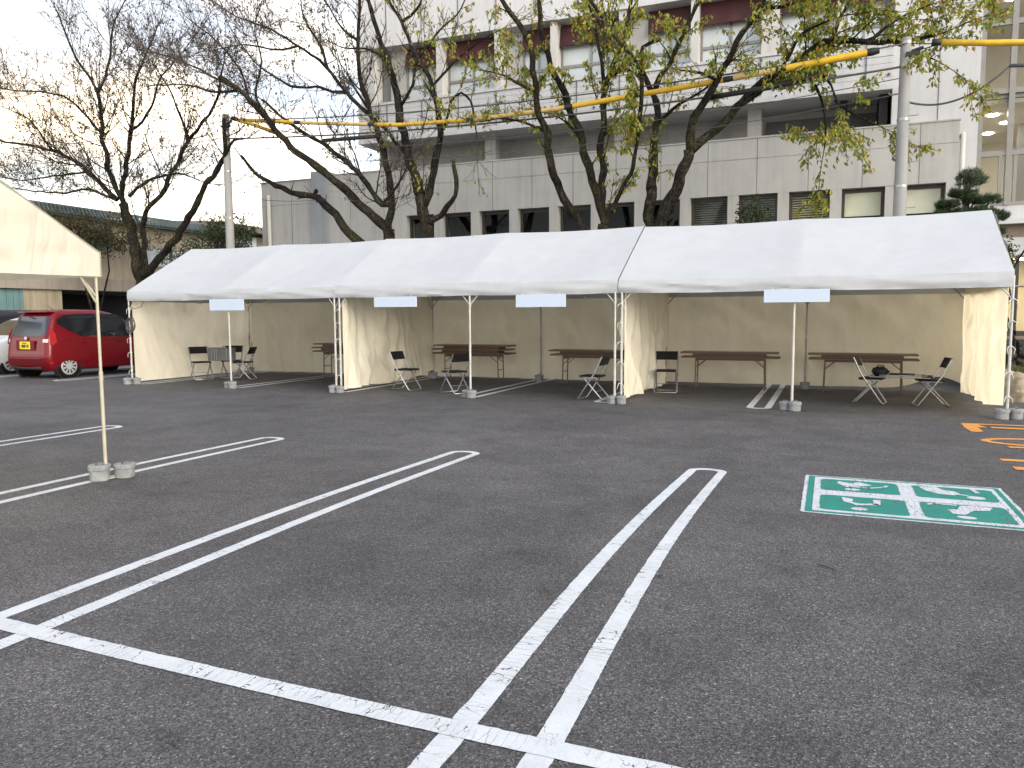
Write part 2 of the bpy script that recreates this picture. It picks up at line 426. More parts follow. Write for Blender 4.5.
for i in range(n+1):
    x=-14+17.2*i/n; t=max(0,min(1,(x+3.6)/2.4)); dy=-.030*math.sin(math.pi*min(1,max(0,(x+3.6)/4.2)))
    e=lambda k:.004*(nz(x*9,33,k)+1.1*nz(x*60,33,k+3)+.8*nz(x*130,33,k+6))
    vs+=[(x,2.268+dy+e(1)*.6,.004),(x,2.368+dy+e(9),.004)]
mb.add(vs,[(2*i,2*i+1,2*i+3,2*i+2) for i in range(n)])
tag(mb.build('cross_line',M['paint_cross'],recalc=False),kind='structure')

# green pictogram panel painted on the ground
def rr(x0,x1,y0,y1,r,n=5):
    pts=[]
    for cx,cy,a0 in ((x1-r,y1-r,0),(x0+r,y1-r,90),(x0+r,y0+r,180),(x1-r,y0+r,270)):
        for k in range(n+1):
            a=R(a0+90*k/n); pts.append((cx+r*math.cos(a),cy+r*math.sin(a)))
    return pts
def rag(pts,amp=.006,step=.03,seed=0):
    out=[]; n=len(pts)
    for i in range(n):
        (x0,y0),(x1,y1)=pts[i],pts[(i+1)%n]; L=math.hypot(x1-x0,y1-y0); m=max(1,int(L/step))
        for k in range(m):
            t=k/m; x=x0+(x1-x0)*t; y=y0+(y1-y0)*t
            out.append((x+amp*nz(x*23,y*23,seed),y+amp*nz(x*23,y*23,seed+5)))
    return out
def ell(cx,cy,rx,ry,rot=0,n=20):
    return [(cx+rx*math.cos(a)*math.cos(rot)-ry*math.sin(a)*math.sin(rot),cy+rx*math.cos(a)*math.sin(rot)+ry*math.sin(a)*math.cos(rot)) for a in [2*math.pi*k/n for k in range(n)]]
gs=thing('ground_pictogram','green and white square with four pictograms painted on the asphalt','ground sign',(.58,6.58,0))
O=(.58,6.58,0)
mb=MB(); mb.poly(rag(rr(-.165,1.33,5.88,7.27,.02),.010),.002); mb.build('white_border',M['paint_white'],gs,O)
mb=MB(); mb.poly(rag(rr(-.135,1.305,5.905,7.245,.01),.007),.0035); mb.build('green_border',M['paint_green'],gs,O)
mb=MB(); mb.poly(rag(rr(-.085,1.265,5.945,7.20,.02),.007),.005); mb.build('white_field',M['paint_white'],gs,O)
for x0,x1,y0,y1 in ((-.035,.555,6.68,7.13),(.665,1.235,6.68,7.12),(-.035,.565,6.00,6.50),(.66,1.225,6.01,6.51)):
    mb=MB(); mb.poly(rag(rr(x0,x1,y0,y1,.05),.009,.022),.0065); mb.build('green_field',M['paint_green'],gs,O)
def strokes(mb,pts,w,z):
    for (a,b) in zip(pts,pts[1:]):
        d=Vector((b[0]-a[0],b[1]-a[1])); L=d.length; d/=L; nn=Vector((-d.y,d.x))*w/2
        mb.poly(rag([(a[0]+nn.x-d.x*w*.3,a[1]+nn.y-d.y*w*.3),(b[0]+nn.x+d.x*w*.3,b[1]+nn.y+d.y*w*.3),(b[0]-nn.x+d.x*w*.3,b[1]-nn.y+d.y*w*.3),(a[0]-nn.x-d.x*w*.3,a[1]-nn.y-d.y*w*.3)],.003),z)
def ring(mb,cx,cy,rx,ry,w,z,a0=0,a1=360,n=24):
    vs=[]
    for k in range(n+1):
        a=R(a0+(a1-a0)*k/n); vs+=[(cx+(rx-w)*math.cos(a),cy+(ry-w)*math.sin(a),z),(cx+rx*math.cos(a),cy+ry*math.sin(a),z)]
    mb.add(vs,[(2*i,2*i+1,2*i+3,2*i+2) for i in range(n)])
# lower left: wheelchair seen upside down: head below, ring above, leg
mb=MB(); z=.008
mb.poly(rag(ell(.235,6.09,.058,.048),.004),z); ring(mb,.265,6.34,.125,.115,.04,z+.0007,150,400); mb.poly(rag([(.12,6.44),(.13,6.30),(.19,6.24),(.20,6.40)],.005),z+.0014); strokes(mb,[(.22,6.22),(.36,6.27),(.37,6.41)],.05,z+.0021)
mb.build('pictogram',M['paint_white'],gs,O)
# upper left: figure with a stick
mb=MB()
mb.poly(rag(ell(.205,6.76,.058,.04,.1),.004),z); mb.poly(rag([(.09,7.06),(.14,6.88),(.20,6.85),(.36,6.97),(.26,7.08),(.20,7.0)],.006),z+.0007); strokes(mb,[(.22,6.86),(.33,6.85),(.45,6.93),(.47,6.99)],.03,z+.0014); strokes(mb,[(.17,6.84),(.10,6.98)],.03,z+.0021)
mb.build('pictogram',M['paint_white'],gs,O)
# upper right: figure with a large rounded body
mb=MB()
mb.poly(rag(ell(1.085,6.785,.065,.055),.004),z); mb.poly(rag([(.71,7.08),(.75,6.93),(.83,6.84),(.94,6.82),(.99,6.88),(.96,6.97),(.88,7.00),(.84,7.10)],.006),z+.0007); strokes(mb,[(1.10,7.11),(1.12,6.97)],.035,z+.0014); strokes(mb,[(.97,6.86),(1.03,6.84)],.03,z+.0021)
mb.build('pictogram',M['paint_white'],gs,O)
# lower right: figure with an infant
mb=MB()
mb.poly(rag(ell(.925,6.10,.06,.04,-.1),.004),z); mb.poly(rag([(.83,6.30),(.85,6.18),(.93,6.18),(1.00,6.33),(1.11,6.37),(1.14,6.47),(1.04,6.50),(.93,6.46),(.90,6.33)],.006),z+.0007); strokes(mb,[(.90,6.46),(.76,6.47),(.72,6.43)],.03,z+.0014); ring(mb,1.0,6.41,.035,.03,.012,z+.0021)
mb.build('pictogram',M['paint_white'],gs,O)
# orange lettering running off to the right
og=thing('ground_lettering','large orange painted characters on the asphalt before the right tent corner','ground lettering',(2.1,9.8,0))
O=(2.1,9.8,0)
mb=MB()
mb.poly(rag([(1.62,11.49),(1.60,11.05),(1.62,10.69),(1.70,10.68),(1.76,10.74),(1.76,11.12),(1.86,11.12),(1.80,11.40),(2.9,11.44),(2.9,11.52)],.01),.004)
mb.poly(rag([(1.90,11.08),(2.9,11.06),(2.9,11.2),(1.90,11.2)],.01),.006)
mb.poly(rag([(2.75,10.7),(2.9,10.7),(2.9,11.5),(2.75,11.5)],.01),.008)
mb.build('character',M['paint_orange'],og,O)
mb=MB(); ring(mb,2.18,9.98,.57,.30,.1,.004,60,330); strokes(mb,[(1.83,9.56),(2.45,9.60)],.10,.006); strokes(mb,[(2.4,9.6),(2.75,9.9)],.11,.008)
mb.build('character',M['paint_orange'],og,O)
mb=MB(); strokes(mb,[(1.62,8.71),(2.7,8.74)],.12,.004); strokes(mb,[(1.66,8.26),(2.7,8.26)],.16,.006); strokes(mb,[(2.5,8.75),(2.6,7.9)],.12,.008)
mb.build('character',M['paint_orange'],og,O)
# small things lying about
def leaf_litter():
    rnd=random.Random(5)
    spots=[(-.83,4.1),(-.32,12.0),(.35,12.15),(-2.9,12.0),(-7.0,9.7),(1.0,10.1)]
    for i,(x,y) in enumerate(spots):
        mb=MB(); s=rnd.uniform(.012,.02); a=rnd.uniform(0,6.3)
        def P(u,v,h): return (x+math.cos(a)*u*s-math.sin(a)*v*s,y+math.sin(a)*u*s+math.cos(a)*v*s,.006+h*s)
        mb.add([P(-1.3,0,0),P(-.4,.6,.35),P(.6,.5,.3),P(1.4,0,.1),P(.6,-.5,.35),P(-.4,-.6,.3),P(0,0,.05)],[(0,1,6),(1,2,6),(2,3,6),(3,4,6),(4,5,6),(5,0,6)])
        yield mb,i,x,y
where=['on the white line in the foreground','by the middle pole of the right tent','in the mouth of the right tent','by the pole where middle and right tents meet','in the open lane before the middle tent','in the open lane before the right tent']
for mb,i,x,y in leaf_litter():
    tag(mb.build('fallen_leaf',M['leaf_dull'],off=(x,y,0)),'small dry leaf lying '+where[i],'leaf','fallen leaves on the asphalt')
mb=MB(); mb.tube([(.07,4.55,.006),(.02,4.6,.01),(-.03,4.63,.007)],[.002,.004,.003],5)
tag(mb.build('twig',M['twig'],off=(.02,4.6,0)),'short black twig on the open asphalt in the foreground','twig')

# ------------------------------------------------------------------ tents
FY,BY=12.19,15.85; RY=(FY+BY)/2; EZ=2.0; HZ=1.79; RZ=3.03
def canopy(mb,x0,x1,fy,by,ez,hz,rz,nu=96,seed=0,sag=.065):
    ry=(fy+by)/2; secs=[]; zo=.014 if seed==31 else 0; ez+=zo; rz+=zo
    prof=[]
    for k in range(7): prof.append(('f',k/6))
    for k in range(1,15): prof.append(('s',k/14))
    for k in range(1,15): prof.append(('t',k/14))
    for k in range(1,7): prof.append(('b',k/6))
    L=x1-x0
    def fn(u,v):
        kind,t=prof[min(int(round(v*(len(prof)-1))),len(prof)-1)]
        x=x0+L*u; bay=(u*2)%1.0; sg=math.sin(math.pi*bay)**1.0
        w=nz(x*1.7,seed,.3)*.5+nz(x*5,seed,2.2)*.3
        if kind=='f':
            z=hz+(ez-hz)*t - .012*sg*(1-t) + .008*w*(1-t); y=fy-.02-.030*math.sin(t*math.pi)*(.6+w) + .03*w*(1-t)+.024*nz(x*1.4+1.8*t,t*2.2,seed)*min(1,3*(1-t))+.006*nz(x*4.5-5*t,t*4,seed+4)*min(1,3*(1-t))
            return (x,y,z-.03*sg*sag/.05*t*.4)
        if kind=='b':
            z=ez-(ez-hz)*t; return (x,by+.02,z)
        if kind=='s':
            y=fy-.02+(ry-fy+.02)*t; z=ez+(rz-ez)*t
        else:
            y=ry+(by-ry+.02)*t; z=rz-(rz-ez)*t
        s_=math.sin(math.pi*t)
        z-= sag*sg*s_ + .012*sg*(1 if kind=='s' and t<.2 else .5)
        z-= .022*sg*(t if kind=='s' else 1-t)
        z+= .018*s_*nz(x*.9+y*.7,y*.9,seed) + .004*nz(x*3+y*2,y*3,seed+3)*s_
        return (x,y,z)
    mb.grid(fn,nu,len(prof)-1)
def gable(mb,x,fy,by,ez,hz,rz,seed=0,bulge=.03):
    ry=(fy+by)/2
    def fn(u,v):
        y=fy+(by-fy)*u; top=ez+(rz-ez)*(1-abs(2*u-1))-.012; z=hz+(top-hz)*v
        c=nz(y*1.1,z*3.2,seed)*.06+nz(y*1.6+z*4,z*6-y*1.2,seed+1)*.035+.02*nz(y*3,z*9,seed+2)
        drape=.03*math.sin(math.pi*u)*(1-v)
        return (x+max(-.012,c+.03)*math.sin(math.pi*min(1,max(0,u)))*1.0,y,z-drape*.6)
    mb.grid(fn,60,26)
def curtain(mb,p0,p1,ztop,zbot,seed=0,amp=.045,nu=110,nv=44,lift=None,diag=.5):
    d=Vector((p1[0]-p0[0],p1[1]-p0[1],0)); L=d.length; d/=L; n=Vector((-d.y,d.x,0))
    def fn(u,v):
        s=L*u; z=zbot+(ztop-zbot)*(1-v)
        if lift: z+= lift(u)*v
        fall=v**.8
        a=2.6*amp*(nz(s*1.5+diag*(1-v)*1.2,z*.35,seed)+.45*nz(s*4.2-diag*v*.8,z*.6,seed+2))*(.45+.55*fall)
        a+= .06*nz(s*1.2+z*1.6,z*1.1-s*.7,seed+7)+.045*nz(s*3.2+z*1.5,z*1.2-s,seed+8)+.022*nz(s*7+z*2,z*2.5,seed+9)
        a+= .03*abs(nz(s*2.2-z*1.3,z*.5,seed+11))
        ph=s*1.9+.75*nz(s*.8,z*.4,seed+20)*2+.5*(1-v)*math.sin(seed)
        msk=max(0,nz(s*.55,z*.5,seed+21)+.22)*2.2
        a+= (.5+amp*13)*.040*msk*(abs(math.sin(math.pi*ph))**.7-.5)*(.35+.65*fall)
        a+= (.02+amp*.35)*max(0,nz(s*.9,z*.9,seed+31)+.15)*math.sin(9*(s*.8+z*.9)+4*nz(s,z,seed+30))
        a*= min(1,12*u+.05)*min(1,12*(1-u)+.05)
        # two or three horizontal fold creases
        for zc in (.62,1.22): a+= .006*math.exp(-((z-zc-.03*nz(s,seed,3))/.014)**2)
        sag=.02*abs(math.sin(math.pi*u*5))*max(0,1-v*8)
        q=Vector((p0[0],p0[1],0))+d*s+n*a
        return (q.x,q.y,z-sag)
    mb.grid(fn,nu,nv)
def tent(label,x0,x1,fy,by,fabric,front_posts,back_posts,curtains,gables,seed,group,seams=()):
    root=thing('event_tent',label,'tent',((x0+x1)/2,(fy+by)/2,0),0,group); O=tuple(root.location)
    mb=MB(); canopy(mb,x0,x1,fy,by,EZ,HZ,RZ,96,seed)
    c=mb.build('canopy',M[fabric],root,O,smooth=True,recalc=False,auto=38)
    ry=(fy+by)/2
    for gx in gables:
        mb=MB(); gable(mb,gx,fy,by,EZ,HZ,RZ,seed+5); mb.build('gable_panel',M[fabric],root,O,smooth=True,recalc=False)
    for (px,py) in front_posts+back_posts:
        front=(py,) and abs(py-fy)<.2
        k_=.74 if seed==57 else .93
        mb=MB(); mb.tube([(px,py,.03),(px,py,.93)],.021*k_,12); mb.tube([(px,py,.90),(px,py,EZ-.06)],.0175*k_,12); mb.tube([(px,py,.88),(px,py,.96)],.024*k_,12)
        mb.box((px,py,.014),(.10,.10,.012))
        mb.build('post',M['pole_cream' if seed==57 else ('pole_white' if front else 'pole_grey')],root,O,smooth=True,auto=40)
    sy={fy:1,by:-1}
    mb=MB()
    for yy in (fy+.03,by-.03): mb.tube([(x0+.02,yy,EZ-.055),(x1-.02,yy,EZ-.055)],.016,8)
    mb.tube([(x0+.02,ry,RZ-.075),(x1-.02,ry,RZ-.075)],.016,8)
    for xx in (x0+.03,(x0+x1)/2,x1-.03):
        mb.tube([(xx,fy+.03,EZ-.07),(xx,ry,RZ-.10)],.014,8); mb.tube([(xx,by-.03,EZ-.07),(xx,ry,RZ-.10)],.014,8)
        mb.tube([(xx,ry-.7,RZ-.47),(xx,ry+.7,RZ-.47)],.012,8)
    mb.build('roof_frame',M['pole_grey'],root,O,smooth=True,auto=40)
    for (px,py) in front_posts+back_posts:
        mb=MB(); s=1 if abs(py-fy)<.2 else -1
        bl=[[(px,py,1.55),(px,py+.36*s,EZ+.10)]]
        if px-x0>.3: bl.append([(px,py+.01*s,1.62),(px-.27,py+.03*s,EZ-.07)])
        if x1-px>.3: bl.append([(px,py+.01*s,1.62),(px+.27,py+.03*s,EZ-.07)])
        for q in bl:
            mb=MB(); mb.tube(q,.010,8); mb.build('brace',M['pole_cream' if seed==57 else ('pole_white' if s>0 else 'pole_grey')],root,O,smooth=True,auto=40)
    for (p0,p1,zt,zb,sd,amp,lift,ties) in curtains:
        mb=MB(); curtain(mb,p0,p1,zt,zb,sd,amp,lift=lift)
        cu=mb.build('side_curtain',M['partition_fabric' if sd in (33,53) else 'curtain_fabric'],root,O,smooth=True,recalc=False)
        if ties:
            rnd=random.Random(sd)
            for zt_ in (.32,.66,.98,1.30,1.60):
                mb=MB()
                z=zt_+rnd.uniform(-.04,.04); px,py=ties
                mb.tube([(px+.028*math.cos(a),py+.028*math.sin(a),z+.004*math.sin(3*a)) for a in [k*math.pi/5 for k in range(10)]],.006,5,close=True)
                for s_ in (-1,1): mb.tube([(px+.02*s_,py-.028,z),(px+.045*s_+rnd.uniform(-.01,.02),py-.04,z-.03),(px+.05*s_+rnd.uniform(-.02,.03),py-.035,z-rnd.uniform(.05,.11))],[.006,.005,.003],5)
                mb.build('curtain_tie',M['tie'],cu,O)
    return root
XA,XB,XC,XD=-13.93,-8.60,-3.17,2.26
hemC=lambda u: .16*max(0,(u-.55)/.45)**2
hemR=lambda u: .22*math.exp(-((u-.93)/.08)**2)
G3='row of three white event tents'
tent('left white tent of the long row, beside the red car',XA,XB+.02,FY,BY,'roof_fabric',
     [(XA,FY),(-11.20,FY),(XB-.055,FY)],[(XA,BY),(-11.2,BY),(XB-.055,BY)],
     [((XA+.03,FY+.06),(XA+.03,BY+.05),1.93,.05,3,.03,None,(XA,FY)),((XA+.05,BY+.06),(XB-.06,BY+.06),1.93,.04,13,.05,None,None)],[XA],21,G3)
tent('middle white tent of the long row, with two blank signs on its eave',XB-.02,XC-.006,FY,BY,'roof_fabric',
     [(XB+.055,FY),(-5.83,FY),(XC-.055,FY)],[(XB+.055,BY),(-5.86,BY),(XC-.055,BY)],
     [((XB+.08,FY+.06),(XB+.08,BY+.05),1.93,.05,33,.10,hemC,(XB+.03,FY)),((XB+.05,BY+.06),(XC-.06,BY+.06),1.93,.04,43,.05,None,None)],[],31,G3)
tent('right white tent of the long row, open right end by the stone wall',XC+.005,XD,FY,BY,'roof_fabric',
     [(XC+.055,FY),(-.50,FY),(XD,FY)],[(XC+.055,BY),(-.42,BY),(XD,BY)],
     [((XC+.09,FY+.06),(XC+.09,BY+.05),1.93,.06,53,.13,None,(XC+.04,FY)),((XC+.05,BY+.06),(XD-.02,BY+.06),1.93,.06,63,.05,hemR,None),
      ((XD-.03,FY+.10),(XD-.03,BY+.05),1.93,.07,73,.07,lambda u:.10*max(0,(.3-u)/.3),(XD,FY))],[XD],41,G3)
tent('cream tent in the left foreground standing on one visible pole',-11.29,-5.89,1.27,4.87,'old_roof_fabric',
     [(-5.915,1.27),(-11.27,1.27)],[(-5.915,4.85),(-11.27,4.85)],[],[-5.885],57,None)

# foot weights
def make_weight():
    root=thing('foot_weight','','weight')
    def ringp(r,z,n=28): return [(r*(1+.07*(abs(math.cos(2*a))**3))*math.cos(a),r*(1+.07*(abs(math.cos(2*a))**3))*math.sin(a),z) for a in [2*math.pi*k/n for k in range(n)]]
    levels=[(.088,0),(.096,.008),(.098,.095),(.108,.100),(.110,.135),(.102,.145),(.06,.146),(.05,.128),(.0,.128)]
    n=28; vs=[];fs=[]
    for r,z in levels: vs+=ringp(max(r,.001),z,n)
    for l in range(len(levels)-1):
        for k in range(n): fs.append((l*n+k,l*n+(k+1)%n,(l+1)*n+(k+1)%n,(l+1)*n+k))
    fs.append(tuple(range(n-1,-1,-1)))
    mb=MB(); mb.add(vs,fs); mb.build('weight_block',M['weight'],root,smooth=True,auto=35)
    mb=MB(); mb.tube([(-.045,0,.128),(-.045,0,.155),(-.03,0,.165),(.03,0,.165),(.045,0,.155),(.045,0,.128)],.008,8); mb.build('handle',M['weight_dark'],root,smooth=True)
    return root
wt=make_weight(); first=True
W=[(-5.935,4.80,'left of the cream tent pole'),(-5.845,4.985,'right of the cream tent pole'),
 (XA-.03,FY-.1,'at the left tent corner pole near the red car'),(XA+.13,FY+.0,'inside the left tent corner pole'),
 (-11.25,FY-.03,'left of the middle pole of the left tent'),(-11.10,FY-.08,'right of the middle pole of the left tent'),
 (XB-.07,FY-.08,'left of the double pole between left and middle tents'),(XB+.08,FY-.08,'right of the double pole between left and middle tents'),
 (-5.91,FY+.02,'left of the middle pole of the middle tent'),(-5.78,FY-.07,'right of the middle pole of the middle tent'),
 (XC-.08,FY-.09,'left of the double pole between middle and right tents'),(XC+.08,FY-.09,'right of the double pole between middle and right tents'),
 (-.59,FY+.01,'left of the middle pole of the right tent'),(-.45,FY-.08,'right of the middle pole of the right tent'),
 (XD-.07,FY-.08,'left of the right tent outer corner pole'),(XD+.10,FY-.02,'right of the right tent outer corner pole'),
 (-5.86,BY-.12,'at the back middle pole of the middle tent'),(-.42,BY-.12,'at the back middle pole of the right tent'),
 (XA+.15,BY-.15,'at the back left corner pole of the left tent'),(XB+.18,BY-.2,'at the back left corner pole of the middle tent')]
rnd=random.Random(2)
for x,y,w in W:
    lab='grey round foot weight '+w
    if first: wt.location=(x,y,0); wt['label']=lab; wt['group']='foot weights of the tents'; first=False
    else:
        r=dup(wt,(x,y,0),rnd.uniform(0,3),lab); s=rnd.uniform(.74,.84); r.scale=(s,s,rnd.uniform(.85,1.0))
wt.scale=(.84,.84,.98)
# signs on the eaves
for x0,x1,z0,z1,w in [(-11.62,-10.74,1.565,1.79,'on the eave of the left tent'),(-7.73,-6.84,1.60,1.785,'on the left half of the middle tent eave'),(-4.93,-4.04,1.575,1.785,'on the right half of the middle tent eave'),(-.93,-.02,1.61,1.80,'on the eave of the right tent')]:
    cx=(x0+x1)/2; root=thing('blank_sign','pale blue blank sign board hung '+w,'sign',(cx,FY-.075,z0),0,'blank sign boards on the tent eaves')
    mb=MB(); mb.box((cx,FY-.075,(z0+z1)/2),(x1-x0,.012,z1-z0),bev=.003); mb.build('board',M['sign'],root,(cx,FY-.075,z0))
    mb=MB()
    for xx in (x0+.12,x1-.12): mb.tube([(xx,FY-.083,z1-.02),(xx,FY-.07,z1+.03),(xx,FY-.05,z1+.02)],.003,5)
    mb.build('string',M['tie'],root,(cx,FY-.075,z0))
# cable coil on the left corner pole
mb=MB(); rnd=random.Random(8)
for k in range(6):
    cx=-13.80+rnd.uniform(-.015,.015); cz=1.27+rnd.uniform(-.02,.02); rx=.10+rnd.uniform(-.02,.015); rz=.15+rnd.uniform(-.02,.02); y=FY-.06-k*.012
    mb.tube([(cx+rx*math.cos(a),y+.01*math.sin(2*a+k),cz+rz*math.sin(a)) for a in [2*math.pi*j/22 for j in range(22)]],.008,6,close=True)
mb.tube([(-13.80,FY-.09,1.36),(-13.87,FY-.08,1.40),(-13.93,FY-.03,1.42)],.008,6)
mb.tube([(-13.93,FY-.02,1.7),(-13.80,FY+.02,1.62),(-13.66,FY+.08,1.66),(-13.6,FY+.1,1.80)],.006,6)
tag(mb.build('cable_coil',M['cable'],off=(-13.8,FY-.09,1.1),smooth=True),'coil of dark cable hung on the left tent corner pole','cable')
# ------------------------------------------------------------------ chairs
def make_chair():
    """steel tube folding chair, faces -Y"""
    root=thing('folding_chair','','chair')
    def U(mb,pts,r): mb.tube(pts,r,8)
    mb=MB()   # back frame: uprights from backrest down to the front feet, floor bar
    a=.215
    U(mb,[(-a,.235,.79),(-a,.10,.50),(-a,-.215,.035),(-a+.02,-.235,.014),(a-.02,-.235,.014),(a,-.215,.035),(a,.10,.50),(a,.235,.79)],.0135)
    mb.build('front_leg_frame',M['chrome'],root,smooth=True,auto=50)
    mb=MB(); b=.19
    U(mb,[(-b,-.13,.415),(-b,-.12,.40),(-b,.215,.035),(-b+.02,.235,.014),(b-.02,.235,.014),(b,.215,.035),(b,-.12,.40),(b,-.13,.415)],.013)
    mb.tube([(-b,.10,.16),(b,.10,.16)],.006,6)
    mb.build('rear_leg_frame',M['chrome'],root,smooth=True,auto=50)
    mb=MB(); mb.box((0,-.03,.43),(.37,.37,.032),bev=.014); mb.build('seat',M['vinyl'],root,smooth=True,auto=40)
    for s in (-1,1): mb=MB(); mb.tube([(s*.2,-.2,.412),(s*.2,.12,.412)],.008,6); mb.build('seat_rail',M['chrome'],root,smooth=True)
    mb=MB()
    def fn(u,v): 
        x=-.215+.43*u; t=v; return (x,.165+.072*t+.03*(1-(2*u-1)**2)-.012,.635+.165*t)
    mb.grid(fn,12,5)
    def fn2(u,v):
        p=fn(u,v); return (p[0],p[1]+.026,p[2]-.004)
    o=len(mb.v); mb.grid(fn2,12,5)
    n=13
    def side(ids):
        for i,j in zip(ids,ids[1:]): mb.f.append((i,j,j+o,i+o))
    side(list(range(13))); side([5*n+i for i in range(13)]); side([j*n for j in range(6)]); side([j*n+12 for j in range(6)])
    mb.build('backrest',M['vinyl'],root,smooth=True,auto=45)
    for s in (-1,1): mb=MB(); mb.lathe([(.012,s*.205),(.016,s*.21),(.016,s*.232),(.010,s*.235)],(0,.0,.345),'X',10); mb.build('hinge',M['tube_dark'],root)
    return root
CH=[(-7.62,13.02,R(84),'black folding chair facing right beside the left curtain of the middle tent'),
 (-6.42,12.78,R(-118),'black folding chair turned left by the middle pole of the middle tent'),
 (-3.70,12.62,R(-96),'black folding chair half hidden by the pole between middle and right tents'),
 (-2.80,14.30,R(8),'black folding chair facing the camera beside the left curtain of the right tent'),
 (.62,13.62,R(78),'left chair of the facing pair joined by a folded chair, in the right tent'),
 (1.48,13.50,R(-84),'right chair of the facing pair joined by a folded chair, in the right tent'),
 (-13.42,13.65,R(60),'leftmost black folding chair beside the grey case in the left tent'),
 (-13.15,14.35,R(24),'black folding chair behind the grey case in the left tent'),
 (-12.42,13.95,R(-72),'black folding chair right of the grey case in the left tent')]
ch=make_chair(); ch.scale=(.95,.95,.94); GC='folding chairs in the tents'
for i,(x,y,rz,lab) in enumerate(CH[1:]): dup(ch,(x,y,0),rz,lab,GC)
ch.location=(CH[0][0],CH[0][1],0); ch.rotation_euler=(0,0,CH[0][2]); ch['label']=CH[0][3]; ch['group']=GC
# folded chair lying across the two seats
root=thing('folded_chair','folded steel chair laid flat across the seats of the facing pair','chair',(1.05,13.55,.425),R(-5))
mb=MB()
for yy in (-.20,.20): mb.tube([(-.42,yy,.018),(.42,yy,.018)],.011,8)
mb.tube([(-.42,-.2,.018),(-.44,-.17,.018),(-.44,.17,.018),(-.42,.2,.018)],.011,8); mb.build('front_leg_frame',M['chrome'],root,smooth=True)
mb=MB()
for yy in (-.17,.17): mb.tube([(-.30,yy,.044),(.36,yy,.044)],.010,8)
mb.tube([(.36,-.17,.044),(.36,.17,.044)],.010,8); mb.build('rear_leg_frame',M['chrome'],root,smooth=True)
mb=MB(); mb.box((.02,0,.052),(.36,.32,.022),bev=.01); mb.build('seat',M['vinyl'],root,smooth=True,auto=40)
mb=MB(); mb.box((.37,0,.03),(.15,.40,.022),bev=.01); mb.build('backrest',M['vinyl'],root,smooth=True,auto=40)
# black bag on the left seat
mb=MB(); rnd=random.Random(3)
def bagf(u,v):
    th=u*2*math.pi; ph=v*math.pi; r=1+.28*nz(math.cos(th)*2+3,math.sin(th)*2,ph*1.7)
    return (.76+.125*r*math.sin(ph)*math.cos(th),13.55+.10*r*math.sin(ph)*math.sin(th),.510+.085*r*math.cos(ph)*(1 if ph<1.6 else .8))
mb.grid(bagf,18,12); mb.tube([(.70,13.5,.565),(.72,13.49,.625),(.80,13.5,.615),(.82,13.5,.555)],.009,6)
tag(mb.build('bag',M['vinyl'],off=(.76,13.55,.45),smooth=True),'small crumpled black bag lying on the left chair of the facing pair','bag')
# grey flat case across the seats in the left tent
root=thing('storage_case','grey panelled flat case standing between the chairs in the left tent','case',(-12.93,13.80,.42),R(4))
mb=MB(); mb.box((0,0,.165),(.66,.16,.30),bev=.012); mb.build('case_body',simple('case_grey',(.13,.135,.145),.45,0,.2,5),root)
mb=MB()
for x in (-.22,-.14,-.08,.20): mb.box((x,-.083,.165),(.014,.012,.28))
mb.build('rib',M['pole_grey'],root)
mb=MB(); mb.tube([(.02,0,.31),(.03,0,.345),(.15,0,.345),(.16,0,.31)],.008,6); mb.build('handle',M['black'],root)

# ------------------------------------------------------------------ tables
def table_top(mb_t,mb_e,z,L=1.8,D=.45):
    mb_t.box((0,0,z),(L-.012,D-.012,.026)); 
    for s in (-1,1):
        mb_e.box((s*(L/2-.004),0,z),(.016,D+.004,.032),bev=.005); mb_e.box((0,s*(D/2-.004),z),(L-.026,.016,.032),bev=.005)
def make_table():
    root=thing('folding_table','','table')
    a,b=MB(),MB(); table_top(a,b,.685); a.build('tabletop',M['table_wood'],root); b.build('edge_band',M['table_edge'],root)
    mb=MB()
    mb.b2(-.62,.62,-.17,-.155,.62,.670); mb.b2(-.62,.62,.155,.17,.62,.670); mb.b2(-.635,-.62,-.17,.17,.62,.670); mb.b2(.62,.635,-.17,.17,.62,.670)
    mb.build('apron',M['table_wood'],root)
    for s in (-1,1):
        mb=MB()
        for y in (-.15,.15): mb.tube([(s*.63,y,.67),(s*.645,y,.02)],.013,8); mb.tube([(s*.645,y,.02),(s*.645,y,0)],.017,8)
        mb.tube([(s*.64,-.15,.30),(s*.64,.15,.30)],.010,8); mb.tube([(s*.635,-.15,.60),(s*.635,.15,.60)],.010,8)
        mb.build('leg',M['table_leg'],root,smooth=True,auto=45)
        for y in (-.15,.15): mb=MB(); mb.tube([(s*.42,y,.66),(s*.64,y,.46)],.008,6); mb.build('brace',M['table_leg'],root)
    return root
def make_folded():
    root=thing('folded_table','','table')
    a,b=MB(),MB(); table_top(a,b,.083); a.build('tabletop',M['table_wood'],root); b.build('edge_band',M['table_edge'],root)
    mb=MB(); mb.b2(-.66,.66,-.17,-.155,.004,.068); mb.b2(-.66,.66,.155,.17,.004,.068); mb.b2(-.675,-.66,-.17,.17,.004,.068); mb.b2(.66,.675,-.17,.17,.004,.068); mb.build('apron',M['table_wood'],root)
    for s in (-1,1):
        mb=MB()
        for y in (-.12,.12): mb.tube([(s*.60,y,.045),(s*.02,y,.03+.006*s)],.012,8)
        mb.tube([(s*.04,-.12,.03),(s*.04,.12,.03)],.010,8); mb.build('leg',M['table_leg'],root,smooth=True)
    return root
tb=make_table(); fd=make_folded(); tb.scale=(1,1,.905); fd.scale=(1,1,.85); G1='long folding tables in the tents'; G2='folded tables stacked on the standing ones'
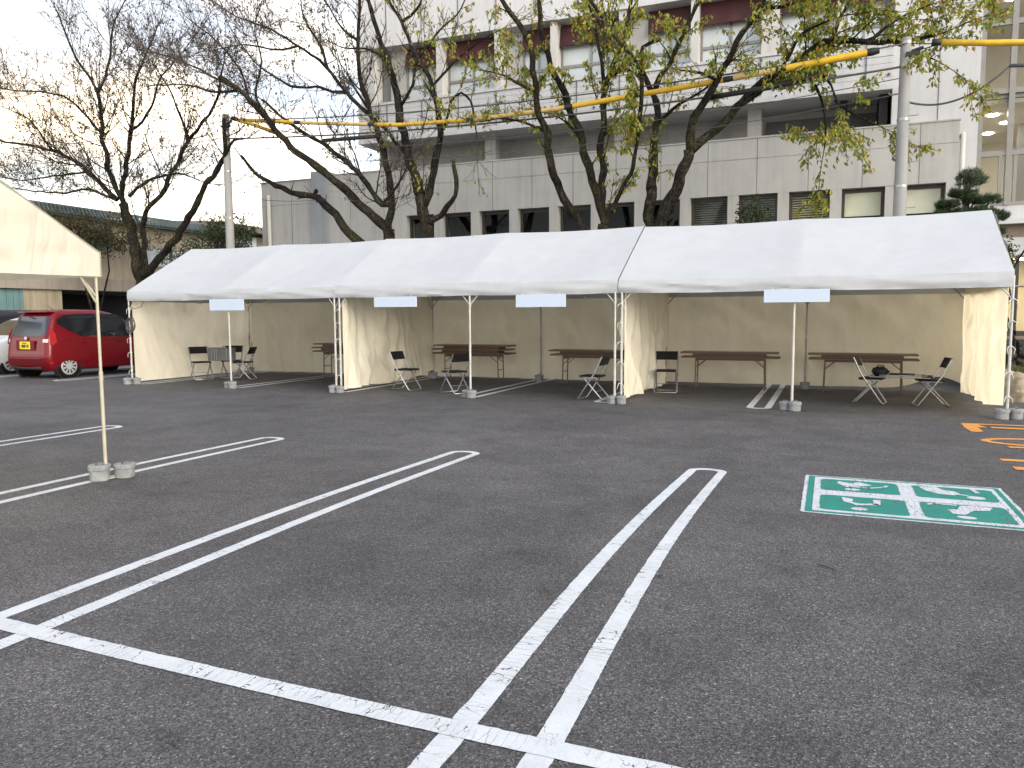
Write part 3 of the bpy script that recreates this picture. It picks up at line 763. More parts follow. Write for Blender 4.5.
TB=[(-7.22,15.28,R(.5),2,'in the left half of the middle tent'),(-4.48,15.30,R(-1),0,'in the right half of the middle tent'),
 (-1.76,15.28,R(.8),1,'in the left half of the right tent'),(.56,15.30,R(-1.2),0,'behind the facing chairs'),
 (-10.42,15.25,R(0),2,'at the right end of the left tent')]
ft=True; ff=True
TB2=[2,1,1,1,2]
for (x,y,rz,_,w),nst in zip(TB,TB2):
    lab='brown folding table standing '+w
    zt=.702*.905
    if ft: tb.location=(x,y,0); tb.rotation_euler=(0,0,rz); tb['label']=lab; tb['group']=G1; ft=False
    else: dup(tb,(x,y,0),rz,lab,G1)
    for k in range(nst):
        rz2=rz+R([.6,-.8][k]); loc=(x+[-.02,.015][k],y,zt+.099*.85*k)
        lf='%sfolded brown table stacked on another %s'%({(1,0):'',(2,0):'lower ',(2,1):'upper '}[(nst,k)],w)
        if ff: fd.location=loc; fd.rotation_euler=(0,0,rz2); fd['label']=lf; fd['group']=G2; ff=False
        else: dup(fd,loc,rz2,lf,G2)

# ------------------------------------------------------------------ cars
def interp(tab,x):
    for (a,b),(c,d) in zip(tab,tab[1:]):
        if x<=c: 
            t=0 if c==a else max(0,(x-a)/(c-a)); t=t; return b+(d-b)*t
    return tab[-1][1]
def car(name,label,loc,rz,paint,H,W,yr,yf,hw,wheels,glass_side,glass_rear,glass_front,roofz,lights,extras=None,group=None,wr=.285):
    """yr/yf: rear and front outline against height; hw: half width against height"""
    root=thing(name,label,'car',loc,rz,group)
    zs=sorted(set([.20,.24,.30,.40,.5,.6,.7,.8,.88,.94,1.0,1.1,1.2,1.3,1.4]+[roofz-.14,roofz-.09,roofz-.05,roofz-.02,roofz]))
    zs=[z for z in zs if z<=roofz]
    N=10
    def outline(z):
        k=max(0,(z-(roofz-.16))/.16)
        a=interp(yr,z)+(.10*k**2.2); b=interp(yf,z)-(.16*k**2.2); w=interp(hw,z)*(1-.16*k**2.2); r=min(.20,w*.6)
        pts=[]
        for cx,cy,a0 in ((w-r,b-r*1.3,0),(-w+r,b-r*1.3,90),(-w+r,a+r*.8,180),(w-r,a+r*.8,270)):
            for j in range(N+1):
                t=R(a0+90*j/N); ry=r*1.3 if a0<180 else r*.8
                # superellipse corner
                c,s=math.cos(t),math.sin(t); c=math.copysign(abs(c)**.8,c); s=math.copysign(abs(s)**.8,s)
                pts.append((cx+r*c,cy+ry*s,z))
        return pts
    vs=[];fs=[]; rows=[]
    def dens(p):
        out=[]
        n=len(p)
        for i in range(n):
            a,b=p[i],p[(i+1)%n]; L=math.hypot(b[0]-a[0],b[1]-a[1]); m=12 if L>1.2 else (8 if L>.6 else 1)
            out.append((a,b,m))
        return out
    base=dens(outline(.5)); ms=[m for _,_,m in base]
    for z in zs:
        p=outline(z); n=len(p); row=[]
        for i in range(n):
            a,b=p[i],p[(i+1)%n]
            for j in range(ms[i]):
                t=j/ms[i]; x=a[0]+(b[0]-a[0])*t; y=a[1]+(b[1]-a[1])*t
                crown=.018*math.sin(math.pi*min(1,max(0,z/1.0)))
                x+= math.copysign(crown,x) if abs(x)>.4 else 0
                row.append((x,y,z))
        rows.append(row)
    n=len(rows[0])
    for r_ in rows: vs+=r_
    for l in range(len(rows)-1):
        for k in range(n): fs.append((l*n+k,l*n+(k+1)%n,(l+1)*n+(k+1)%n,(l+1)*n+k))
    mb=MB(); mb.add(vs,fs); mb.f.append(tuple(range(n-1,-1,-1)))
    # slightly crowned roof cap
    top=rows[-1]; cxm=sum(p[0] for p in top)/n; cym=sum(p[1] for p in top)/n; o=len(mb.v); k0=(len(rows)-1)*n
    prevr=[k0+i for i in range(n)]
    for t,dz in ((.75,.014),(.4,.022)):
        cur=[]
        for p in top: mb.v.append((cxm+(p[0]-cxm)*t,cym+(p[1]-cym)*t,roofz+dz)); cur.append(len(mb.v)-1)
        for i in range(n): mb.f.append((prevr[i],prevr[(i+1)%n],cur[(i+1)%n],cur[i]))
        prevr=cur
    mb.v.append((cxm,cym,roofz+.025)); c=len(mb.v)-1
    for i in range(n): mb.f.append((prevr[i],prevr[(i+1)%n],c))
    mb.build('body',M[paint],root,smooth=True,auto=50)
    def wside(z,s,e): 
        k=max(0,(z-(roofz-.16))/.16); crown=.018*math.sin(math.pi*min(1,max(0,z/1.0)))
        return s*(interp(hw,z)*(1-.16*k**2.2)+crown+e)
    def side_patch(nm,mat,poly,s,e=.004,parent=None):
        """poly: list of columns (y_bottom,z_bottom,y_top,z_top)"""
        mb=MB(); nv=8
        for (a,b) in zip(poly,poly[1:]):
            def fn(u,v):
                yb=a[0]+(b[0]-a[0])*u; zb=a[1]+(b[1]-a[1])*u; yt=a[2]+(b[2]-a[2])*u; zt=a[3]+(b[3]-a[3])*u
                y=yb+(yt-yb)*v; z=zb+(zt-zb)*v; return (wside(z,s,e),y,z)
            mb.grid(fn,4,nv)
        return mb.build(nm,mat if not isinstance(mat,str) else M[mat],parent or root,smooth=True,recalc=False)
    def end_patch(nm,mat,rowsz,side='r',e=.004,parent=None):
        """rowsz: list of (z,x0,x1)"""
        mb=MB(); tab=yr if side=='r' else yf
        def fn(u,v):
            i=min(len(rowsz)-2,int(v*(len(rowsz)-1))); t=v*(len(rowsz)-1)-i
            z=rowsz[i][0]+(rowsz[i+1][0]-rowsz[i][0])*t; xa=rowsz[i][1]+(rowsz[i+1][1]-rowsz[i][1])*t; xb=rowsz[i][2]+(rowsz[i+1][2]-rowsz[i][2])*t
            x=xa+(xb-xa)*u; k=max(0,(z-(roofz-.16))/.16)
            w=interp(hw,z)*(1-.16*k**2.2); r=min(.20,w*.6)
            ex=max(0,(abs(x)-(w-r))/r); ex=min(ex,.98)
            cur=1-(1-ex**2.5)**(1/2.5)
            if side=='r': y=interp(yr,z)+.10*k**2.2+r*.8*cur-e
            else: y=interp(yf,z)-.16*k**2.2-r*1.3*cur+e
            return (x,y,z)
        mb.grid(fn,24,14)
        return mb.build(nm,M[mat],parent or root,smooth=True,recalc=False)
    for s in (-1,1):
        for i,(poly,mat) in enumerate(glass_side): side_patch('side_window',mat,poly,s)
    end_patch('rear_window','car_glass_light' if paint!='car_white' else 'car_glass',glass_rear,'r')
    end_patch('windscreen','car_glass',glass_front,'f')
    # door gaps
    for s in (-1,1):
        mb=MB()
        for pts in lights.get('gaps',[]):
            P=[(wside(z,s,.0015),y,z) for y,z in pts]; mb=MB(); mb.tube(P,.004,5); mb.build('door_gap',M['arch'],root)
        for hx,hz in lights.get('handles',[]):
            mb=MB(); mb.box((wside(hz,s,.016),hx,hz),(.022,.15,.028),bev=.01); mb.build('door_handle',M[paint],root,smooth=True)
    for wy in wheels:
        for s in (-1,1):
            w=interp(hw,.3)
            mb=MB(); mb.lathe([(wr+.055,s*(w-.10)),(wr+.055,s*(w+.017)),(wr+.02,s*(w+.0165)),(wr+.01,s*(w-.08))],(0,wy,wr-.005),'X',36,False); mb.build('wheel_arch',M['arch'],root)
            mb=MB(); prof=[(wr*.62,w-.16),(wr*.97,w-.16),(wr,w-.14),(wr,w-.015),(wr*.97,w+.012),(wr*.76,w+.013),(wr*.73,w+.0)]
            mb.lathe([(r_,s*h) for r_,h in prof],(0,wy,wr),'X',36,True); wh=mb.build('wheel',M['rubber'],root,smooth=True,auto=35)
            mb=MB(); mb.lathe([(wr*.74,s*(w+.012)),(wr*.71,s*(w+.019)),(wr*.2,s*(w+.024)),(.001,s*(w+.026))],(0,wy,wr),'X',36,False); rim=mb.build('hubcap',M['hubcap'],wh,smooth=True,auto=35)
            mb=MB()
            for k in range(10):
                a=2*math.pi*k/10; 
                c0=Vector((s*(w+.021),wy+math.cos(a)*wr*.45,wr+math.sin(a)*wr*.45)); d=Vector((0,math.cos(a),math.sin(a))); t_=Vector((0,-math.sin(a),math.cos(a)))
                X=Vector((s*.003,0,0))
                mb.add([c0+X-d*wr*.16-t_*.008,c0+X-d*wr*.16+t_*.008,c0+X*1.0+d*wr*.14+t_*.026,c0+X*1.0+d*wr*.14-t_*.026],[(0,1,2,3)])
            mb.build('hubcap_slot',M['arch'],wh)
    return root,side_patch,end_patch,wside
redroot,sp,ep,ws=car('red_car','red compact hatchback with yellow plate parked left of the tents','x' and (-17.60,12.42,0),0,'car_red',1.62,1.475,
  yr=[(.2,.10),(.3,.03),(.5,.0),(.62,.02),(.9,.05),(1.0,.07),(1.35,.20),(1.5,.27),(1.62,.40)],
  yf=[(.2,3.30),(.4,3.39),(.7,3.37),(.85,3.22),(.95,2.98),(1.0,2.86),(1.35,2.42),(1.5,2.2),(1.62,1.9)],
  hw=[(.2,.68),(.3,.715),(.5,.722),(.75,.722),(.95,.712),(1.05,.695),(1.45,.60),(1.62,.54)],
  wheels=[.56,2.82],
  glass_side=[([(.36,1.30,.38,1.40),(.62,1.14,.58,1.50),(.95,.99,.95,1.53),(1.44,.97,1.44,1.54)],'car_glass'),([(1.49,.97,1.49,1.54),(2.15,.95,2.05,1.53),(2.48,.98,2.19,1.46)],'car_glass'),([(2.53,1.0,2.25,1.40),(2.78,1.0,2.40,1.31)],'car_glass_light')],
  glass_rear=[(1.00,-.54,.54),(1.06,-.60,.60),(1.3,-.58,.58),(1.47,-.53,.53)],
  glass_front=[(1.02,-.60,.60),(1.3,-.55,.55),(1.45,-.5,.5)],roofz=1.62,
  lights=dict(gaps=[[(1.46,.98),(1.47,.6),(1.42,.32)],[(.62,.97),(.60,.80),(.78,.62),(.90,.42),(.92,.32)],[(2.55,.95),(2.62,.7),(2.55,.34)],[(.92,.31),(2.45,.31)],[(.45,.93),(1.5,.90),(2.9,.88)]],handles=[(.98,.86),(2.0,.86)]))
# lamps, plate, emblem, spoiler, bumper strip
for s in (-1,1):
    sp('tail_lamp','tail_lens',[(.09,.82,.12,1.06),(.17,.80,.19,1.20),(.27,.86,.27,1.06)],s,.012)
    ep('tail_lamp_lens','clear_lens',[(.86,s*.56,s*.68),(.94,s*.56,s*.68)],'r',.010)
    sp('reflector','tail_lens',[(.05,.36,.05,.41),(.16,.36,.16,.41)],s,.008)
mb=MB(); mb.box((0,.0,.79),(.34,.02,.18),bev=.006); pl=mb.build('number_plate',M['plate'],redroot)
mb=MB()
for x0,w_,h_ in ((-.10,.022,.06),(-.05,.05,.07),(.01,.05,.07),(.08,.02,.07),(.12,.03,.07)): mb.box((x0,-.0125,.775),(w_,.003,h_))
mb.box((0,-.0125,.845),(.16,.003,.02)); mb.build('plate_characters',M['plate_text'],pl)
mb=MB(); mb.box((.0,.012,.79),(.62,.012,.24),bev=.005); mb.build('plate_recess',M['car_red'],redroot)
mb=MB(); mb.lathe([(.045,.028),(.042,.018),(.001,.016)],(0,0,.955),'Y',20,False); mb.build('emblem',M['hubcap'],redroot)
mb=MB(); mb.box((0,.33,1.575),(1.02,.22,.035),rx=R(-4),bev=.015); mb.build('spoiler',M['car_red'],redroot,smooth=True,auto=40)
mb=MB(); mb.tube([(-.64,.03,.50),(-.5,-.015,.475),(0,-.022,.47),(.5,-.015,.475),(.64,.03,.50)],.014,8); mb.build('bumper_crease',M['car_red'],redroot,smooth=True)
mb=MB(); mb.tube([(.42,.1,.30),(.48,.03,.27),(.1,.0,.25),(-.1,.0,.25),(-.48,.03,.27)],.03,8); mb.build('lower_bumper',M['black'],redroot,smooth=True)
mb=MB(); mb.box((.0,.20,1.46),(.10,.02,.03)); mb.tube([(.0,.245,1.10),(.20,.215,1.20),(.34,.205,1.24)],.008,6); mb.build('rear_wiper',M['black'],redroot)
mb=MB(); mb.tube([(.20,.62,1.64),(.20,.50,1.72)],.006,6); mb.build('antenna',M['black'],redroot)
for s in (-1,1):
    mb=MB(); mb.box((s*.80,2.52,1.04),(.16,.09,.13),bev=.04); mb.build('door_mirror',M['car_red'],redroot,smooth=True)
w,sp2,ep2,ws2=car('white_car','white hatchback with sloping windscreen beside the red car','x' and (-20.35,16.55,0),R(180),'car_white',1.5,1.69,
  yr=[(.2,.10),(.5,.0),(.9,.06),(1.0,.10),(1.4,.5),(1.5,.7)],
  yf=[(.2,3.80),(.4,3.92),(.65,3.88),(.82,3.60),(.95,3.15),(1.0,3.0),(1.35,2.3),(1.5,1.95)],
  hw=[(.2,.78),(.35,.83),(.7,.835),(.95,.81),(1.4,.66),(1.5,.6)],wheels=[.65,3.15],
  glass_side=[([(.75,1.03,1.0,1.28),(1.3,1.0,1.2,1.36),(1.7,1.0,1.7,1.38)],'car_glass'),([(1.76,1.0,1.76,1.38),(2.3,.99,2.1,1.36),(2.85,1.0,2.4,1.22)],'car_glass')],
  glass_rear=[(1.02,-.6,.6),(1.2,-.58,.58),(1.38,-.5,.5)],glass_front=[(.99,-.72,.72),(1.2,-.64,.64),(1.38,-.55,.55)],roofz=1.5,
  lights=dict(gaps=[[(1.73,.98),(1.75,.6),(1.7,.33)],[(2.95,.92),(2.85,.6),(2.75,.33)]],handles=[(1.45,.86)]))
for s in (-1,1): ep2('headlamp','clear_lens',[(.62,s*.45,s*.74),(.76,s*.50,s*.74)],'f',.008)
d,sp3,ep3,ws3=car('dark_van','dark boxy van seen over the roof of the white car','x' and (-22.55,14.2,0),0,'car_dark',1.85,1.6,
  yr=[(.2,.06),(.5,.0),(1.0,.04),(1.5,.14),(1.66,.26)],yf=[(.2,4.1),(.6,4.2),(.95,3.9),(1.1,3.6),(1.5,3.0),(1.66,2.7)],hw=[(.2,.76),(.4,.80),(1.0,.79),(1.5,.70),(1.66,.64)],wheels=[.75,3.3],
  glass_side=[([(.4,1.0,.45,1.46),(1.7,.98,1.7,1.5)],'car_glass'),([(1.78,.98,1.78,1.5),(3.1,.98,2.7,1.42)],'car_glass')],
  glass_rear=[(1.0,-.62,.62),(1.46,-.56,.56)],glass_front=[(1.05,-.66,.66),(1.45,-.58,.58)],roofz=1.66,lights=dict(gaps=[[(1.74,1.0),(1.74,.35)]],handles=[(1.5,.95)]),wr=.31)
LIMBS = {
'A': [
 [(-20.67,18.6,-0.1,0.25),(-20.67,18.6,2.58,0.2),(-20.89,18.6,3.77,0.176),(-21.29,18.6,5.1,0.15)],
 [(-20.67,18.6,-0.1,0.188),(-20.67,18.6,2.58,0.15),(-20.19,18.5,2.88,0.143),(-19.6,18.37,3.3,0.134),(-18.65,18.16,3.86,0.12),(-17.68,17.92,4.59,0.104),(-16.92,17.68,5.3,0.088),(-16.21,17.51,5.7,0.076),(-15.88,17.38,6.12,0.067),(-15.65,17.13,6.91,0.05)],
 [(-20.43,18.6,-0.1,0.125),(-20.45,18.6,3.22,0.1),(-20.4,18.53,4.06,0.091),(-20.11,18.46,4.76,0.083),(-19.17,18.37,5.53,0.073),(-18.03,18.23,6.76,0.056),(-17.09,18.13,7.43,0.045),(-16.76,18.09,7.81,0.039),(-16.46,18.01,8.55,0.03)],
 [(-21.29,18.6,5.1,0.1),(-21.5,18.35,6.15,0.086),(-21.45,18.08,7.28,0.071),(-21.19,17.82,8.35,0.056),(-21.73,17.52,9.44,0.039),(-22.01,17.18,10.73,0.02)],
 [(-21.36,18.6,5.36,0.09),(-20.68,18.29,6.39,0.075),(-20.32,18.13,6.94,0.066),(-19.91,17.91,7.61,0.056),(-19.39,17.62,8.51,0.041),(-18.44,17.31,9.29,0.025)],
 [(-21.55,18.6,5.24,0.09),(-22.54,18.5,6.13,0.075),(-23.3,18.44,6.66,0.066),(-24.75,18.34,7.15,0.052),(-26.46,18.24,7.51,0.036),(-28.33,18.13,8.07,0.02)],
 [(-21.73,18.6,5.26,0.05),(-22.93,18.75,5.68,0.043),(-24.6,18.94,5.71,0.035),(-26.64,19.15,5.98,0.025),(-28.8,19.37,6.37,0.015)],
 [(-20.97,18.6,5.34,0.06),(-20.38,18.68,5.75,0.049),(-19.73,18.76,5.9,0.04),(-19.02,18.84,5.93,0.03),(-18.33,18.92,5.68,0.02)],
 [(-21.38,18.08,7.03,0.05),(-22.05,18.17,7.73,0.044),(-23.52,18.31,8.7,0.036),(-26.15,18.48,9.21,0.024),(-28.4,18.63,9.84,0.015)],
 [(-20.06,18.02,7.2,0.05),(-19.16,17.87,7.67,0.041),(-18.52,17.69,8.42,0.029),(-17.29,17.46,9.05,0.015)],
 [(-18.03,18.23,6.76,0.05),(-18.4,18.22,7.67,0.036),(-18.68,18.21,8.29,0.027),(-19.41,18.2,9.26,0.012)],
 [(-21.19,17.82,8.35,0.05),(-20.45,17.65,9.23,0.037),(-20.14,17.51,10.02,0.027),(-19.38,17.35,10.71,0.015)],
 [(-16.11,17.45,5.82,0.06),(-15.76,17.35,6.1,0.048),(-15.46,17.28,6.33,0.038),(-15.09,17.22,6.32,0.03)],
 [(-22.81,18.5,6.21,0.04),(-23.73,18.31,6.15,0.033),(-25.25,18.0,6.05,0.023),(-26.76,17.68,6.37,0.012)],
 [(-24.16,18.39,6.95,0.045),(-24.81,18.16,8.0,0.026),(-25.77,18.0,8.45,0.012)],
],
'B': [
 [(-10.66,17.9,-0.1,0.213),(-10.66,17.9,2.5,0.17),(-11.46,17.9,3.13,0.148),(-12.08,17.9,3.64,0.131),(-12.61,17.9,4.2,0.115),(-13.16,17.9,4.67,0.1)],
 [(-13.16,17.9,4.67,0.1),(-13.83,17.98,4.8,0.088),(-14.4,18.06,5.04,0.077),(-15.41,18.19,5.5,0.058),(-16.15,18.32,6.15,0.04)],
 [(-13.03,17.9,4.55,0.07),(-13.32,17.94,4.76,0.058),(-13.24,17.97,4.93,0.05)],
],
'C': [
 [(-10.99,18.0,-0.1,0.237),(-10.99,18.0,3.2,0.19),(-10.97,18.0,3.78,0.17)],
 [(-10.97,18.0,3.78,0.14),(-11.41,17.87,4.11,0.133),(-11.97,17.68,4.67,0.122),(-12.5,17.51,5.18,0.112),(-13.04,17.34,5.61,0.103),(-13.45,17.21,5.98,0.095),(-13.77,17.1,6.3,0.089),(-14.16,16.92,6.9,0.079),(-14.72,16.74,7.43,0.069),(-15.24,16.59,7.81,0.06)],
 [(-10.97,18.0,3.78,0.11),(-10.8,17.85,4.7,0.099),(-10.92,17.68,5.68,0.087),(-11.11,17.53,6.5,0.076),(-11.34,17.33,7.61,0.062),(-11.29,17.19,8.37,0.052),(-11.09,17.02,9.3,0.039),(-10.87,16.89,9.93,0.03)],
 [(-10.8,17.85,4.49,0.09),(-11.06,17.86,4.38,0.087),(-11.78,17.9,5.19,0.075),(-12.33,17.93,5.71,0.067),(-12.86,17.95,6.05,0.061),(-13.94,18.0,6.7,0.049),(-14.63,18.03,7.21,0.04),(-15.09,18.05,7.57,0.035)],
 [(-11.11,17.53,6.58,0.06),(-11.96,17.64,7.28,0.052),(-12.63,17.73,8.05,0.044),(-13.64,17.84,8.79,0.035),(-14.68,17.94,9.42,0.027),(-15.76,18.03,9.9,0.02)],
 [(-14.16,16.92,6.9,0.05),(-15.24,17.11,7.69,0.041),(-16.44,17.28,8.28,0.032),(-17.86,17.46,8.93,0.023),(-19.18,17.62,9.34,0.015)],
 [(-13.77,17.1,6.3,0.045),(-14.91,17.34,7.37,0.036),(-15.38,17.52,8.28,0.029),(-16.42,17.73,9.29,0.022),(-17.48,17.9,10.05,0.015)],
 [(-14.72,16.74,7.43,0.045),(-15.38,16.54,7.43,0.036),(-16.28,16.4,7.68,0.025),(-17.54,16.4,7.8,0.012)],
 [(-12.63,17.73,8.05,0.05),(-12.85,17.75,8.68,0.04),(-13.33,17.77,9.41,0.028),(-13.49,17.8,10.22,0.015)],
 [(-11.96,17.64,7.28,0.05),(-12.84,17.69,7.55,0.043),(-13.87,17.75,7.76,0.035),(-15.11,17.83,8.55,0.024),(-15.84,17.89,9.4,0.015)],
 [(-13.64,17.84,8.79,0.04),(-14.4,17.82,8.78,0.032),(-15.41,17.79,9.04,0.022),(-16.47,17.76,9.03,0.012)],
 [(-11.06,17.86,4.38,0.05),(-10.41,17.66,4.95,0.029),(-10.06,17.54,5.33,0.015)],
 [(-11.29,17.19,8.37,0.045),(-11.8,17.16,8.85,0.03),(-12.2,17.12,9.51,0.012)],
 [(-14.16,16.92,6.9,0.035),(-14.22,16.75,7.4,0.031),(-13.76,16.5,8.04,0.024),(-13.87,16.4,8.77,0.018),(-13.61,16.4,9.47,0.012)],
],
'D': [
 [(-9.64,17.7,-0.1,0.25),(-9.64,17.7,3.13,0.2),(-9.72,17.7,3.85,0.175),(-9.79,17.7,4.53,0.15)],
 [(-9.79,17.7,4.53,0.15),(-10.39,17.96,5.84,0.126),(-10.63,18.14,6.75,0.111),(-11.12,18.4,8.14,0.087),(-11.47,18.54,8.87,0.074),(-11.64,18.62,9.29,0.068),(-12.06,18.81,10.36,0.05)],
 [(-9.68,17.7,4.27,0.11),(-9.5,17.7,4.77,0.103),(-9.31,17.69,5.47,0.093),(-9.21,17.68,6.25,0.082),(-9.45,17.68,7.23,0.069),(-9.92,17.67,8.02,0.058),(-10.27,17.66,8.85,0.046),(-10.64,17.66,9.47,0.037),(-10.89,17.65,9.99,0.03)],
 [(-9.63,17.7,3.77,0.09),(-9.31,17.64,3.97,0.083),(-8.73,17.52,4.44,0.068),(-8.72,17.36,5.27,0.05)],
 [(-10.12,17.83,5.39,0.06),(-10.74,18.01,6.06,0.052),(-11.27,18.14,6.55,0.045),(-11.94,18.31,7.29,0.037),(-12.4,18.45,7.91,0.03)],
 [(-9.15,17.68,6.1,0.045),(-8.98,17.69,6.57,0.039),(-8.92,17.69,6.79,0.036),(-8.65,17.69,6.95,0.032),(-8.37,17.7,6.73,0.029),(-8.3,17.7,6.38,0.024),(-8.25,17.7,6.02,0.02)],
 [(-10.59,18.14,6.97,0.05),(-10.35,18.26,7.49,0.044),(-10.24,18.4,8.15,0.038),(-9.68,18.61,8.9,0.029),(-9.17,18.76,9.39,0.022),(-8.95,18.91,10.03,0.015)],
 [(-11.12,18.4,8.14,0.05),(-11.78,18.52,8.65,0.037),(-12.67,18.64,8.86,0.024),(-13.22,18.72,9.12,0.015)],
 [(-10.27,17.66,8.85,0.05),(-9.73,17.64,9.2,0.033),(-9.57,17.62,9.76,0.015)],
 [(-9.45,17.68,7.23,0.04),(-8.9,17.61,7.61,0.032),(-8.17,17.53,7.99,0.021),(-7.48,17.46,8.22,0.012)],
],
'E': [
 [(-4.94,18.1,-0.1,0.275),(-4.98,18.1,2.99,0.22),(-5.05,18.1,3.59,0.17)],
 [(-5.29,18.1,-0.1,0.15),(-5.27,18.1,3.0,0.12),(-5.54,18.05,3.48,0.11),(-5.87,18.0,3.92,0.1)],
 [(-5.87,18.0,3.92,0.11),(-6.19,17.73,4.78,0.1),(-6.31,17.44,5.71,0.09),(-6.43,17.28,6.21,0.084),(-6.46,17.16,6.57,0.08),(-6.44,16.94,7.24,0.072),(-6.69,16.69,7.92,0.063),(-6.99,16.5,8.48,0.055),(-7.18,16.5,8.94,0.05)],
 [(-5.05,18.1,3.59,0.12),(-5.32,17.9,4.61,0.107),(-5.5,17.75,5.38,0.098),(-5.68,17.63,5.99,0.09),(-5.89,17.51,6.57,0.082),(-6.21,17.36,7.29,0.073),(-6.33,17.22,7.95,0.064),(-6.35,17.08,8.59,0.055),(-6.34,17.0,9.0,0.05)],
 [(-5.15,18.0,4.05,0.1),(-5.14,18.13,4.77,0.092),(-5.19,18.35,5.98,0.079),(-5.18,18.5,6.84,0.07),(-5.02,18.61,7.44,0.063),(-4.85,18.7,7.86,0.058),(-4.69,18.9,8.99,0.045),(-4.66,18.99,9.49,0.04)],
 [(-5.18,18.5,6.84,0.06),(-5.19,18.25,7.42,0.048),(-5.26,17.97,8.05,0.034),(-5.37,17.69,8.66,0.02)],
 [(-4.86,18.0,3.87,0.06),(-4.6,17.83,4.25,0.058),(-4.15,17.42,5.13,0.053),(-3.96,17.01,6.04,0.049),(-3.94,16.71,6.67,0.045),(-4.21,16.5,7.09,0.043),(-4.57,16.5,7.59,0.04),(-4.92,16.5,8.1,0.038),(-5.19,16.5,8.62,0.035)],
 [(-6.46,17.16,6.57,0.045),(-6.99,17.19,6.88,0.033),(-7.38,17.21,7.12,0.025),(-7.91,17.23,7.28,0.015)],
 [(-6.31,17.44,5.71,0.04),(-6.68,17.35,5.91,0.033),(-7.27,17.23,6.1,0.022),(-7.87,17.11,6.04,0.012)],
 [(-5.5,17.75,5.38,0.04),(-5.77,17.74,5.84,0.029),(-6.07,17.73,6.1,0.02),(-6.44,17.73,6.27,0.012)],
 [(-4.85,18.7,7.86,0.04),(-5.36,18.66,8.31,0.027),(-6.11,18.61,8.52,0.012)],
],
'F': [
 [(-3.85,17.9,-0.1,0.213),(-3.83,17.9,3.05,0.17),(-3.93,17.9,3.74,0.143),(-3.89,17.9,4.3,0.12)],
 [(-3.89,17.9,4.3,0.12),(-3.88,18.15,5.11,0.105),(-3.89,18.39,5.87,0.092),(-3.98,18.55,6.42,0.083),(-4.24,18.75,7.08,0.071),(-4.38,18.89,7.55,0.064),(-4.35,18.98,7.88,0.058),(-3.97,19.12,8.06,0.05)],
 [(-4.0,18.65,6.63,0.08),(-3.86,18.52,7.04,0.071),(-3.59,18.42,7.27,0.064),(-3.29,18.25,7.73,0.052),(-3.07,18.1,8.11,0.042),(-2.77,17.93,8.56,0.03)],
 [(-3.67,17.9,-0.1,0.2),(-3.69,17.9,3.04,0.16),(-3.59,17.82,3.78,0.15),(-3.29,17.74,4.37,0.141),(-3.01,17.65,5.08,0.13)],
 [(-3.01,17.65,5.08,0.11),(-2.84,17.46,5.69,0.098),(-2.61,17.32,6.08,0.089),(-2.37,17.2,6.37,0.082),(-2.13,17.05,6.73,0.073),(-1.97,16.94,6.99,0.066),(-1.72,16.81,7.29,0.057),(-1.47,16.68,7.52,0.05),(-1.29,16.53,7.89,0.04)],
 [(-3.01,17.65,5.08,0.11),(-2.74,17.67,5.28,0.106),(-2.42,17.69,5.45,0.102),(-2.19,17.71,5.68,0.098),(-2.03,17.73,5.88,0.095),(-1.65,17.77,6.31,0.088),(-1.35,17.79,6.51,0.083),(-1.03,17.81,6.63,0.079),(-0.81,17.83,6.73,0.076),(-0.49,17.86,6.98,0.07),(-0.14,17.88,7.12,0.065),(0.21,17.9,7.06,0.061),(0.58,17.93,6.98,0.056),(0.96,17.95,6.97,0.051),(1.27,17.98,6.96,0.047),(1.77,18.01,7.0,0.04)],
 [(-3.89,18.39,5.87,0.05),(-3.52,18.28,6.19,0.041),(-3.1,18.18,6.34,0.034),(-2.75,18.09,6.5,0.027),(-2.46,18.0,6.73,0.02)],
 [(-2.03,17.73,5.88,0.06),(-1.74,17.67,6.07,0.055),(-1.37,17.59,6.28,0.048),(-0.94,17.46,6.8,0.037),(-0.75,17.39,7.15,0.03),(-0.18,17.27,7.32,0.02)],
 [(-0.14,17.88,7.12,0.05),(0.0,17.95,7.52,0.039),(0.18,18.02,7.92,0.027),(0.36,18.09,8.32,0.015)],
 [(-1.03,17.81,6.63,0.05),(-0.75,17.75,6.64,0.043),(-0.45,17.69,6.54,0.036),(-0.15,17.6,6.14,0.025),(0.01,17.51,5.7,0.015)],
 [(-0.81,17.83,6.73,0.045),(-0.55,17.83,6.39,0.038),(-0.34,17.83,5.96,0.03),(-0.21,17.83,5.39,0.021),(-0.23,17.83,4.88,0.012)],
 [(0.58,17.93,6.98,0.045),(0.86,18.05,7.28,0.035),(1.23,18.19,7.53,0.024),(1.69,18.35,7.71,0.012)],
 [(0.96,17.95,6.97,0.045),(1.35,17.76,6.65,0.028),(1.75,17.57,6.39,0.012)],
 [(-4.24,18.75,7.08,0.04),(-4.71,18.55,7.31,0.034),(-5.02,18.32,7.81,0.026),(-5.29,18.08,8.34,0.018),(-5.5,17.88,8.75,0.012)],
 [(-2.37,17.2,6.37,0.04),(-2.71,17.09,6.56,0.026),(-3.11,16.97,6.62,0.012)],
 [(-0.05,17.56,5.82,0.04),(0.25,17.62,5.56,0.026),(0.59,17.69,5.38,0.012)],
 [(-1.47,16.68,7.52,0.05),(-0.92,16.71,7.52,0.032),(-0.46,16.74,7.65,0.015)],
],
}
# ------------------------------------------------------------------ main building
bd=thing('office_building','grey and white panelled concrete building with red awnings behind the tents','building',(-7,21,0)); BO=(-7,21,0)
Y0=21.0
def part(name,mat,mb,parent=bd,**k): return mb.build(name,M[mat],parent,BO,**k)
